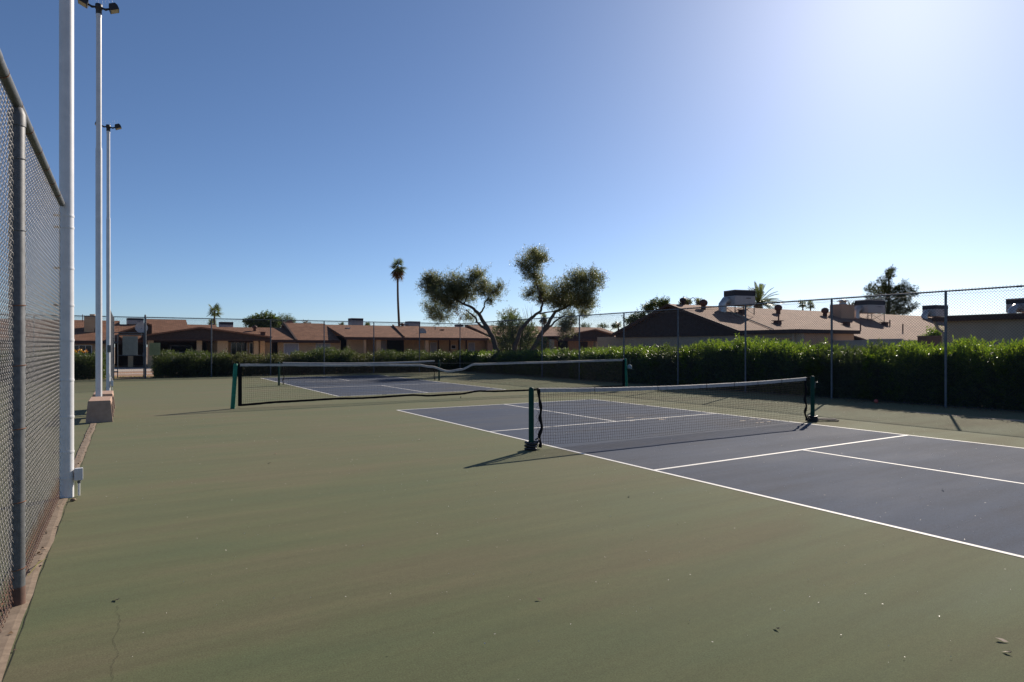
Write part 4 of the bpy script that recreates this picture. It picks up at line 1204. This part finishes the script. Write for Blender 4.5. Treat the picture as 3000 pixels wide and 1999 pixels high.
# child meshes are authored in world coordinates: offset parts by the parent's position
_oldlink = link
class Local:
    """context: parts authored in world metres, parented under a thing placed elsewhere"""
    def __init__(s, t): s.t = t
    def __enter__(s):
        global link
        t = s.t
        def l2(name, me, m, parent=None, loc=None):
            o = _oldlink(name, me, m, parent, loc)
            if parent is t: o.location = Vector(o.location) - Vector(t.location)
            return o
        link = l2
    def __exit__(s, *a):
        global link
        link = _oldlink
with Local(hl):
    u1 = ux(349, 48.4); u2 = ux(434, 48.4); u0 = -34.0
    ze = zv(230, 998, 48.4); zr = zv(230, 938, 54.0)
    roof_seg(hl, u0, u1, 48.4, 54.0, ze, zr)
    roof_seg(hl, u1, u2, 48.4, 53.0, zv(400,1001,48.4), zv(390,951,53.0))
    wall_v(hl, u0, ux(335), FV, 0, ze+0.05, 'stucco')
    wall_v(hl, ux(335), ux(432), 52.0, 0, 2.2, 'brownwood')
    window_v(hl, ux(212), ux(270), 0.75, zv(240,1011,FV), FV, 'glass', 2)
    window_v(hl, ux(120), ux(165), 0.75, zv(240,1011,FV), FV, 'glass', 1)
    # chimney
    c0, c1 = ux(248,51.5), ux(290,51.5)
    MB().box(c0, c1, 50.6, 51.9, 2.3, zv(268,926,51.0)).build('chimney', M['stucco'], hl)
    MB().box(c0+0.35, c1-0.25, 50.8, 51.6, zv(268,926,51.0), zv(268,921,51.0)).build('chimney_cap', M['stucco'], hl)
    vent(hl, atv(242,940,53.5), 0.08, 0.5, 'pipe'); vent(hl, atv(277,976,50.5), 0.06, 0.35, 'pipe')
    # carport gable and pillar seen through the gate
    A, P, Bq, zb = gable_front(hl, ((347,977),(432,951),(445,955)), 984, 46.0, 50.0)
    pc = gnd(382.5, 1075); MB().box(pc[0]-0.17, pc[0]+0.17, pc[1]-0.17, pc[1]+0.17, -0.02, zb).build('pillar', M['stucco'], hl)
    pc = atv(440, 1000, 46.2); MB().box(pc[0]-0.17, pc[0]+0.17, 46.05, 46.4, -0.02, zb).build('pillar', M['stucco'], hl)
    dish(hl, atv(414,962,45.5), 0.42)
ac_unit('small boxy air conditioner on the low roof behind the gate', atv(396,951,53.5)+np.array([0,0,0.0]), 1.15, 1.0, 0.52, 0.1, 0.25, False, 0.35)

hm = thing('row_house', 'tan house with a broad dark carport gable sheltering a silver car', 'house', (0,FV,0))
with Local(hm):
    ua, ub, uc, ud = ux(432,48.4), ux(563,48.4), ux(655,48.4), ux(868,48.4)
    ze = zv(700, 995, 48.4)
    roof_seg(hm, ua, ub, 48.4, 54.5, ze, zv(495,936,54.5))
    roof_seg(hm, ub, uc, 48.4, 53.6, ze, zv(610,952,53.6))
    roof_seg(hm, uc, ud, 48.4, 53.0, ze, zv(760,960,53.0))
    A, P, Bq, zb = gable_front(hm, ((430,984),(587,962),(795,990)), 997, 45.6, 51.5)
    MB().box(A[0], Bq[0], 45.55, 45.62, zb-0.04, zb+0.10).build('fascia', M['brownwood'], hm)
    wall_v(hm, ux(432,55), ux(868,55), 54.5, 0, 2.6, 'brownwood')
    def col(x0, x1, v, m='stucco'):
        a, b = ux(x0,v), ux(x1,v); MB().box(a, b, v, v+0.45, -0.02, zb).build('pillar', M[m], hm)
    col(577,592,46.0); col(440,450,46.0)
    wall_v(hm, ux(637,46.2), ux(668,46.2), 46.2, 0, zb, 'stucco')
    MB().box(ux(637,46.2)-0.002, ux(637,46.2)+0.18, 46.42, 54, 0, zb).build('wall', M['stucco'], hm)
    wall_v(hm, ux(668,49), ux(796,49), FV, 0, ze, 'stucco')
    window_v(hm, ux(676), ux(724), 0.05, zv(700,1002,FV), FV, 'glass', 2)
    col(744,757,46.6); col(762,776,47.4)
    wall_v(hm, ux(814), ux(870), FV, 0, ze, 'stucco')
    MB().box(ux(796), ux(814), FV+0.9, FV+1.0, 0, 2.0).build('door', M['brownwood'], hm)
    window_v(hm, ux(831), ux(876)-0.02, 0.8, zv(850,1006,FV), FV, 'blind', 0)
    window_v(hm, ux(730), ux(742), 0.9, zv(735,1004,FV), FV, 'glass', 0)
    vent(hm, atv(746,968,51.6), 0.2, 0.42); vent(hm, atv(770,979,50.2), 0.17, 0.30, 'box')
    MB().box(ux(838,54.5), ux(857,54.5), 54.0, 54.8, 3.0, zv(848,944,54.4)).box(ux(841,54.5), ux(854,54.5), 54.15, 54.65, zv(848,944,54.4), zv(848,940,54.4)).build('chimney', M['brick'], hm)
ac_unit('low dark air conditioner behind the stepped ridge next to the short palm', atv(662,960,54.5), 1.1, 1.0, 0.50, 0.0, 0.2, False, 0.5)

hr = thing('row_house', 'long brown-roofed house with a deep shaded porch and blind-covered windows', 'house', (14,FV,0))
with Local(hr):
    va = 47.0
    u0, u1 = ux(868,48.4), ux(1412,48.4); um = ux(996,48.4)
    zr = zv(1100, 954, 53.5)
    ze = zv(940, 997, 48.4); ze2 = zv(1200, 989, va)
    roof_seg(hr, u0, um, 48.4, 53.5, ze, zr+0.1)
    roof_seg(hr, um, u1, va, 53.5, ze2, zr)
    # rake board on the left end, standing above the neighbour
    MB().prism([(u0-0.08,48.3,ze-0.2),(u0-0.08,53.5,zr-0.05),(u0-0.08,53.5,zr+0.22),(u0-0.08,48.3,ze+0.06)], (0.16,0,0)).build('rake_board', M['brownwood'], hr)
    MB().slab((u1,va,ze2),(u1+2.2,va+2.6,ze2),(u1+0.6,53.5,zr),(u1,53.5,zr),0.14).build('roof', M['roof_x'], hr)
    MB().tube([(ux(1150,53.4),53.3,zr+0.05),(ux(1185,va),va+0.1,ze2+0.05)], 0.09, 6).build('roof_hip', M['roof_x'], hr)
    wall_v(hr, u0+0.1, ux(998), FV, 0, ze, 'stucco')
    window_v(hr, ux(925), ux(967), 0.8, zv(940,1006,FV), FV, 'blind', 0)
    MB().box(ux(999), ux(1013), FV+1.2, FV+1.3, 0, 2.1).build('door', M['brownwood'], hr)
    wall_v(hr, ux(1014), ux(1066), FV-0.3, 0, ze2, 'stucco')
    wall_v(hr, ux(1066), ux(1412)+2.6, FV+1.5, 0, ze2+0.2, 'stucco')
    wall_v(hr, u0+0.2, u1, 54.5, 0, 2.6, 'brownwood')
    def colr(x0, x1): 
        a, b = ux(x0,va+0.3), ux(x1,va+0.3); MB().box(a, b, va+0.3, va+0.3+(b-a), -0.02, ze2-0.2).build('pillar', M['stucco'], hr)
    colr(1066,1073); colr(1103,1116); colr(1246,1256)
    MB().box(ux(1121), ux(1148), FV+1.44, FV+1.5, 0.0, 2.1).build('door', M['blind'], hr)
    MB().box(ux(1150), ux(1200), FV+1.44, FV+1.5, 0.0, 2.15).build('porch_shade_panel', M['dark'], hr)  # near-black panel on the back wall, its colour standing in for porch shade
    window_v(hr, ux(1278), ux(1298), 0.6, 1.95, FV+1.5, 'blind', 0)
    window_v(hr, ux(1392), ux(1411), 0.7, 1.95, FV+1.5, 'blind', 0)
    for x in (1301, 1335, 1362, 1384): MB().box(ux(x), ux(x+3), FV+1.43, FV+1.5, 0, 2.2).build('trim_post', M['brownwood'], hr)
    window_v(hr, ux(1340), ux(1355), 1.3, 1.7, FV+1.5, 'glass', 0)
    dish(hr, atv(1237,973,49.5), 0.40)
    vent(hr, atv(1020,967,51.5), 0.14, 0.35, 'box', 'whitetrim'); vent(hr, atv(1275,967,51.5), 0.1, 0.35, 'pipe'); vent(hr, atv(1296,969,51.2), 0.13, 0.2, 'box')
    vent(hr, atv(1178,957,53.5), 0.2, 0.35)
ac_unit('dark square air conditioner standing tall over the middle of the long far roof', atv(1042,954,55.0), 1.2, 1.1, 0.72, 0.05, 0.3, False, 0.35)
ac_unit('pale air conditioner with bent duct beside the tall palm trunk', atv(1209,956,55.0), 1.25, 1.1, 0.50, 0.05, 0.3, True, 0.2)
for x in (1345, 1374, 1392):
    p = atv(x, 958, 55.0)
    ac_unit('low dark unit on the ridge under the leaning olive', p, 0.75, 0.8, 0.26, 0.0, 0.15, False, 0.6, 'low dark ridge units')

hs = thing('row_house', 'low brown house with a dark gabled porch behind the two-stemmed olive', 'house', (32,FV,0))
with Local(hs):
    u0, u1 = ux(1445,48.4), ux(1850,48.4)
    ze = zv(1600,989,48.4); zr = zv(1700,959,54.0)
    roof_seg(hs, u0, u1, 48.4, 54.0, ze, zr, 'roof_g')
    A, P, Bq, zb = gable_front(hs, ((1631,987),(1739,967),(1800,984)), 993, 45.5, 51.0, 'siding', 0.35, 'roof_g')
    MB().box(A[0], Bq[0], 45.4, 45.5, zb-0.25, zb+0.02).build('fascia', M['brownwood'], hs)
    wall_v(hs, u0, u1, FV+0.6, 0, ze, 'peach')
    for x0, x1 in ((1614,1624),(1745,1752)):
        a, b = ux(x0,46), ux(x1,46); MB().box(a, b, 46, 46.35, -0.02, zb-0.1).build('pillar', M['stucco_grey'], hs)
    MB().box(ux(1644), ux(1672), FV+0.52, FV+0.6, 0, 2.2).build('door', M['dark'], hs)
    MB().box(ux(1708), ux(1730), FV+0.52, FV+0.6, 0, 2.1).build('door', M['brownwood'], hs)

# ---------- houses beside the courts, gable end towards the hedge
UG = 24.0
def vu(x, u=UG): return float(atu(x, CY, u)[1])
def zu(x, y, u=UG): return float(atu(x, y, u)[2])
hg = thing('side_house', 'long house with a dark shingled gable end and sunlit brown roof', 'house', (UG,10,0))
with Local(hg):
    Pk = atu(1968,891,UG); Rc = atu(2175,969,UG); Lc = atu(1800,970,UG)
    v_r, z_r = Pk[1], Pk[2]; v_e, z_e = Rc[1], Rc[2]; v_l = 2*v_r-v_e
    zt = zu(2000,983)
    vL, vR = vu(1745), vu(2344)
    wall_u(hg, UG+0.15, vR, vL, 0, zt, 'stucco_grey')
    # gable face in shade
    MB().prism([(UG,v_e,zt-0.06),(UG,v_e,z_e-0.05),(UG,v_r,z_r-0.07),(UG,v_l,z_e-0.05),(UG,v_l,zt-0.06)], (0.2,0,0)).build('gable_face', M['siding'], hg)
    UE = 62.0
    MB().slab((UG-0.3,v_e,z_e),(UE,v_e,z_e),(UE,v_r,z_r),(UG-0.3,v_r,z_r),0.12).build('roof', M['roof_g'], hg)
    MB().slab((UG-0.3,v_r,z_r),(UE,v_r,z_r),(UE,v_l,z_e),(UG-0.3,v_l,z_e),0.12).build('roof', M['roof_g'], hg)
    for (va_, za_), (vb_, zb_) in (((v_e,z_e),(v_r,z_r)),((v_r,z_r),(v_l,z_e))):
        MB().prism([(UG-0.36,va_,za_-0.16),(UG-0.36,vb_,zb_-0.16),(UG-0.36,vb_,zb_+0.02),(UG-0.36,va_,za_+0.02)], (0.055,0,0)).build('rake_board', M['brownwood'], hg)
    # flat-topped wing right of the gable
    vW = vu(2352); zf = zu(2300,966); zw = zu(2300,977)
    MB().box(UG-0.30, UG+5.2, vW, v_e, zw, zf).build('parapet', M['siding'], hg)
    wall_v(hg, UG+0.36, UG+5.0, vW+0.25, 0, zw, 'peach')
    MB().box(UG+0.02, UG+0.13, vR+0.35, vR+0.47, 0.0, zw-0.03).build('downpipe', M['stucco_grey'], hg)
    MB().box(UG+0.03, UG+0.14, vu(2255), vR+0.4, zw-0.30, zw-0.22).build('trim', M['peach'], hg)
    # porch roof further back, carrying the slope lower
    slope = (z_r-z_e)/(v_r-v_e)
    MB().slab((UG+10,v_e-2.2,z_e-2.2*slope),(UE,v_e-2.2,z_e-2.2*slope),(UE,v_e+0.05,z_e+0.016),(UG+10,v_e+0.05,z_e+0.016),0.12).build('roof', M['roof_g'], hg)
    MB().box(UG+10, UE, v_e-2.26, v_e-2.203, z_e-2.2*slope-0.26, z_e-2.2*slope-0.01).build('fascia', M['brownwood'], hg)
    wall_v(hg, UG+5.2, UE-0.5, v_e+0.6, 0, z_e-0.1, 'peach')
    wall_v(hg, UG+6, UE-1, v_e+0.2, 0, z_e-0.2, 'brownwood', 0.1)  # thin dark sheet before the peach wall, colouring in the shade under the eave
    def on_slope(x, y):                       # bearing meets the sunny slope
        d = ray(x, y); n = np.array([0,-slope,1.0]); p0 = np.array([0,v_e,z_e])
        return CAM + d*(np.dot(p0-CAM, n)/np.dot(d, n))
    for x, y, r_, h_, k_ in ((2061,906,.24,.62,'turbine'),(2280,919,.24,.62,'turbine'),(2417,926,.24,.60,'turbine'),(2278,949,.17,.34,'box'),(2174,917,.17,.34,'box'),
                             (2480,953,.17,.36,'box'),(2592,953,.17,.36,'box'),(2281,945,.13,.5,'pipe'),(2521,969,.13,.5,'pipe'),(2607,954,.13,.4,'pipe'),(2645,972,.13,.55,'pipe')):
        vent(hg, on_slope(x, y), r_, h_, k_)
    vent(hg, np.array([UG+1.0, v_r, z_r])+np.array([0,0,0.02]), 0.2, 0.42, 'turbine', 'acdark')
    # stucco chimney with metal cap
    c = on_slope(2473, 930)
    MB().box(c[0]-0.85,c[0]+0.85,c[1]-0.3,c[1]+0.6,c[2]-0.4,c[2]+0.95).build('chimney', M['peach'], hg)
    MB().lathe((c[0],c[1]+0.1,c[2]+0.95), [(0.28,0),(0.24,0.10),(0.24,0.22),(0.42,0.24),(0.42,0.28),(0.12,0.38)], 14).build('chimney_cap', M['duct'], hg)
    # conduit down the slope
    a = on_slope(2139,917); b = on_slope(2266,968)
    MB().tube([a+np.array([0,0,.06]), b+np.array([0,0,.06])], 0.035, 6).build('gas_pipe', M['stucco_grey'], hg)
    # curved mast
    q = np.array([UG+2.6, v_r+0.3, z_r])
    MB().tube([q+np.array([0,0.35*math.cos(w)+0.35,0.0+0.55*math.sin(w)]) for w in np.linspace(0,math.pi,9)], 0.025, 6).build('curved_mast', M['galv_dark'], hg)
    # black end of the lower far part and hip beyond
p1 = on_slope(2168, 921); D1 = float(np.dot(p1-CAM, FW)); s1 = D1/FPX
ac_unit('largest rooftop air conditioner, dark-banded, raised on a stand above the sunlit slope', (p1[0]+0.25, p1[1]+0.25, p1[2]+20*s1+0.12), 1.55, 1.15, 45*s1, R(-14), 0.62, True, 0.38)
p2 = on_slope(2556, 938); s2 = float(np.dot(p2-CAM, FW))/FPX
ac_unit('grey slatted air conditioner on a stand beside the stucco chimney', (p2[0], p2[1]+0.2, p2[2]+20*s2), 1.75, 1.2, 38*s2, R(-12), 0.75, True, 0.38)
p3 = on_slope(2747, 938); s3 = float(np.dot(p3-CAM, FW))/FPX
ac_unit('air conditioner partly hidden behind the near fence post at the roof end', (p3[0], p3[1]+0.2, p3[2]+10*s3), 1.6, 1.2, 33*s3, R(-10), 0.5, True, 0.35)

UN = 19.0
hn = thing('side_house', 'plain grey-beige stucco house wall with a flat dark eave', 'house', (UN,-2,0))
with Local(hn):
    vC = float(atu(2772, CY, UN)[1]); zt = float(atu(2900, 938, UN)[2]); zf = float(atu(2900, 925, UN)[2])
    wall_u(hn, UN, -16, vC, 0, zt, 'stucco_grey', 0.2)
    MB().box(UN+0.2, UN+9, vC-0.2, vC, 0, zt).build('wall', M['stucco_grey'], hn)
    MB().box(UN-0.35, UN+9.3, -16, vC+0.3, zt, zf).build('eave', M['brownwood'], hn)
    MB().box(UN-0.05, UN+9.0, -15.9, vC, zf, zf+0.05).build('roof', M['roof_g'], hn)
    MB().tube([(UN-0.30,vC+0.28,zf-0.02),(UN-0.12,vC+0.22,zt-0.25),(UN-0.06,vC+0.06,zt-0.40),(UN-0.06,vC+0.06,0)], 0.05, 8).build('downpipe', M['stucco_grey'], hn)
pn = atu(2990, 920, UN+5.0)
ac_unit('grey air conditioner on the flat roof above the plain stucco wall', (pn[0]+0.2,pn[1]-0.3,zf+0.3), 1.3, 1.1, 0.52, R(-10), 0.25, True, 0.4)
# garden walls between the two
gw = thing('garden_wall', 'pale block garden wall with stepped top behind the hedge', 'wall', (27.0,3,0))
with Local(gw):
    for k, (xa, xb, ya) in enumerate(((2395,2436,998),(2436,2545,1001),(2545,2640,997),(2640,2690,1001))):
        MB().box(27.0, 27.2, vu(xb,27.0), vu(xa,27.0)-0.003, -0.02, zu(xa,ya,27.0)).build('wall_section', M['block'], gw)
        MB().box(26.97, 27.23, vu(xb,27.0)+0.004, vu(xa,27.0)-0.008, zu(xa,ya,27.0), zu(xa,ya,27.0)+0.06).build('coping', M['block'], gw)
gb = thing('garden_wall', 'dark brown block wall with a shrub above it next to the plain stucco house', 'wall', (25.0,2,0))
with Local(gb):
    MB().box(25.0, 25.2, vu(2770,25.0), vu(2688,25.0), -0.02, zu(2720,988,25.0)).build('wall_section', M['brownblock'], gb)
    MB().box(24.96, 25.24, vu(2770,25.0), vu(2688,25.0), zu(2720,988,25.0), zu(2720,988,25.0)+0.06).build('coping', M['brownblock'], gb)
far_tree('yellow-green shrub rising over the dark brown block wall', 36, [(2742,982,17,12),(2730,990,12,10)], 81, M['oleander'], 1200, 0.12, 0.04, 'garden_shrub')
hx = thing('distant_house', 'far-off brown roofs just above the plain stucco wall', 'house', (70,6,0))
with Local(hx):
    for xa, xb, yp in ((2775,2850,926),(2830,2990,923),):
        D = 75.0; a = atd(xa, 945, D); b = atd(xb, 945, D); m = atd((xa+xb)/2-15, yp, D+4)
        MB().add([a, b, (m[0]+2,m[1],m[2]), (m[0]-2,m[1],m[2]), (a[0],a[1],0), (b[0],b[1],0), (m[0]+2,m[1],0),(m[0]-2,m[1],0)], [(0,1,2,3),(4,5,1,0),(5,6,2,1),(6,7,3,2),(7,4,0,3)]).build('roof', M['roof_g'], hx)

# ---------- car under the carport
def suv(label, x, y):
    t = thing('parked_suv', label, 'car', (x, y, 0))
    w = 0.90
    side = [(0.0,0.45),(0.0,0.85),(0.15,0.98),(1.05,1.08),(1.62,1.62),(1.9,1.68),(3.7,1.66),(4.25,1.10),(4.35,0.95),(4.35,0.45)]
    low = [(0.0,0.40),(0.0,0.86),(0.16,0.99),(1.05,1.07),(4.25,1.07),(4.35,0.95),(4.35,0.40)]
    MB().prism([(-w,yy,z) for yy, z in low], (2*w,0,0)).build('body', M['carpaint'], t)
    cab = [(1.02,1.06),(1.62,1.60),(1.80,1.66),(3.75,1.64),(4.25,1.06)]
    vs = []; n = len(cab)
    for yy, z in cab:
        ww = w-0.02 if z < 1.2 else w-0.16
        vs += [(-ww,yy,z),(ww,yy,z)]
    fs = [(2*i,2*i+1,2*i+3,2*i+2) for i in range(n-1)] + [tuple(2*i for i in range(n-1,-1,-1)), tuple(2*i+1 for i in range(n))]
    MB().add(vs, fs).build('cabin', M['carpaint'], t)
    MB().add([(-0.80,1.075,1.12),(0.80,1.075,1.12),(0.70,1.565,1.565),(-0.70,1.565,1.565)], [(0,1,2,3)]).build('windscreen', M['glass'], t)
    for s in (-1,1):
        for ya, yb in ((1.35,2.35),(2.45,3.45)):
            MB().add([(s*(w-0.015),ya,1.14),(s*(w-0.015),yb,1.14),(s*(w-0.135),yb,1.56),(s*(w-0.135),max(ya,1.62),1.56)], [(0,1,2,3)]).build('side_window', M['glass'], t)
        MB().box(s*0.62-0.16,s*0.62+0.16,-0.02,0.03,0.72,0.86,0.01).build('headlight', M['duct'], t)
        MB().box(s*(w+0.10)-0.09,s*(w+0.10)+0.09,1.25,1.35,1.08,1.22,0.02).build('mirror', M['carpaint'], t)
        for yy in (0.85,3.45):
            wh = MB().tube([(s*(w-0.20),yy,0.34),(s*(w+0.01),yy,0.34)], 0.34, 20).build('wheel', M['tyre'], t)
            MB().tube([(s*(w-0.05),yy,0.34),(s*(w+0.02),yy,0.34)], 0.20, 14).build('rim', M['duct'], wh)
    MB().box(-0.45,0.45,-0.015,0.03,0.66,0.84,0.01).build('grille', M['acdark'], t)
    return t
suv('silver SUV parked nose-out under the dark carport gable', float(atv(535,CY,47.6)[0]), 47.3)

# ================================================================== SMALL THINGS
# weathered red ball by the hedge, stone by the near pole, fallen leaves, grit
rb = MB().lathe((0,0,0), [(0.004,0.0),(0.03,0.008),(0.05,0.03),(0.056,0.055),(0.05,0.08),(0.03,0.102),(0.004,0.11)], 14)
bp = gnd(2567, 1182); tag(rb.build('rubber_ball', M['redball'], None, (bp[0],bp[1],0.001)), 'small faded red rubber ball in the shade at the foot of the hedge', 'ball')
st = MB().lathe((0,0,0), [(0.006,0.0),(0.020,0.006),(0.023,0.014),(0.014,0.026),(0.003,0.029)], 9)
sp_ = gnd(214, 1469); o = st.build('stone', M['litter'], None, (sp_[0],sp_[1],0.001)); o.scale = (1.3,0.9,1.0); tag(o, 'small tan stone on the court beside the foot of the white pole', 'stone')
lf_pos = [(2935,1880),(2950,1915),(808,1331),(2762,1438),(1843,1456),(342,1760),(117,1628),(121,1660),(790,1358),(1580,1760),(2275,1845),(1230,1290)]
rs = random.Random(77)
for k, (x, y) in enumerate(lf_pos):
    p = gnd(x, y); l = rs.uniform(0.018,0.032); w = l*0.45; a = rs.uniform(0,6.28)
    o = MB().add([(-l,0,0.003),(-0.2*l,-w,0.010),(l*0.6,-w*0.6,0.007),(l,0,0.013),(l*0.5,w*0.7,0.012),(-0.3*l,w,0.004)], [(0,1,2,3,4,5)]).build('fallen_leaf', M['litter'], None, (p[0],p[1],0.009 if 0 < p[0] < W else 0.002))
    o.rotation_euler = (0,0,a); tag(o, 'single curled dry leaf lying on the open court', 'leaf', 'dry leaves scattered on the courts')
# dry grass blade along the strip
gp = gnd(121,1660)
tag(MB().tube([(gp[0]-.05,gp[1]-.25,0.02),(gp[0]-.01,gp[1]-.05,0.045),(gp[0]+.02,gp[1]+.12,0.02)], [0.002,0.004,0.001], 5).build('grass_stalk', M['grass']), 'dry bent grass stalk lying on the concrete strip beside the fence', 'grass stalk')
def scatter_flat(name, n, fx, size, mat, seed, z=0.009):
    global RNG
    RNG = np.random.default_rng(seed); P = fx(RNG, n)
    d = RNG.normal(size=(n,3)); d[:,2] = np.abs(d[:,2])*0.25; d = unit(d)
    V, Q = leaves(np.stack([P[:,0],P[:,1],np.full(n,z)],1), d, RNG.uniform(0.5,1.5,n)*size, RNG.uniform(0.4,0.9,n)*size, None, 0.5)
    V[:,2] = np.maximum(V[:,2], z)
    me = np_mesh(name, V, Q); me.materials.append(mat); o = link(name, me, None); o['kind'] = 'stuff'; return o
scatter_flat('grit', 1700, lambda r, n: np.stack([r.uniform(-5.8,11.5,n), r.uniform(-7.0,8.0,n)],1), 0.009, M['speck'], 1)
scatter_flat('leaf_litter', 2600, lambda r, n: np.stack([12.55-np.abs(r.normal(0,0.5,n)), r.uniform(-9,27,n)],1), 0.04, M['litter'], 2, 0.003)
scatter_flat('leaf_litter', 900, lambda r, n: np.stack([r.uniform(-14,12,n), 27.75-np.abs(r.normal(0,0.25,n))],1), 0.04, M['litter'], 3, 0.003)
scatter_flat('leaf_litter', 160, lambda r, n: np.stack([-6.19+r.normal(0,0.04,n), r.uniform(-9,7,n)],1), 0.025, M['litter'], 4, 0.010)
RNG = np.random.default_rng(9); n = 9000
gC = np.stack([RNG.uniform(-16,12.5,n), RNG.uniform(27.9,30.2,n), np.full(n,-0.02)],1)
V, Q = leaves(gC, unit(RNG.normal(0,0.5,(n,3))+np.array([0,0,1.0])), RNG.uniform(0.05,0.13,n), 0.012)
me = np_mesh('dry_grass', V, Q); me.materials.append(M['grass']); o = link('dry_grass', me, None); o['kind'] = 'stuff'

# bare chips in the blue paint beside the far non-volley line
rs = random.Random(9)
chips = MB()
for k in range(16):
    x = rs.uniform(3.3,4.7) if k < 10 else rs.uniform(5.2,5.9); y_ = rs.uniform(1.85,2.7) if k < 10 else rs.uniform(0.3,0.9)
    l = rs.uniform(0.04,0.14); w = rs.uniform(0.012,0.03); n = 9
    chips.poly([(x+l*math.cos(2*math.pi*q/n)*rs.uniform(.7,1.1), y_+w*math.sin(2*math.pi*q/n)*rs.uniform(.6,1.2)*2, 0.0042) for q in range(n)])
chips.build('paint_chips', M['drive'])['kind'] = 'stuff'
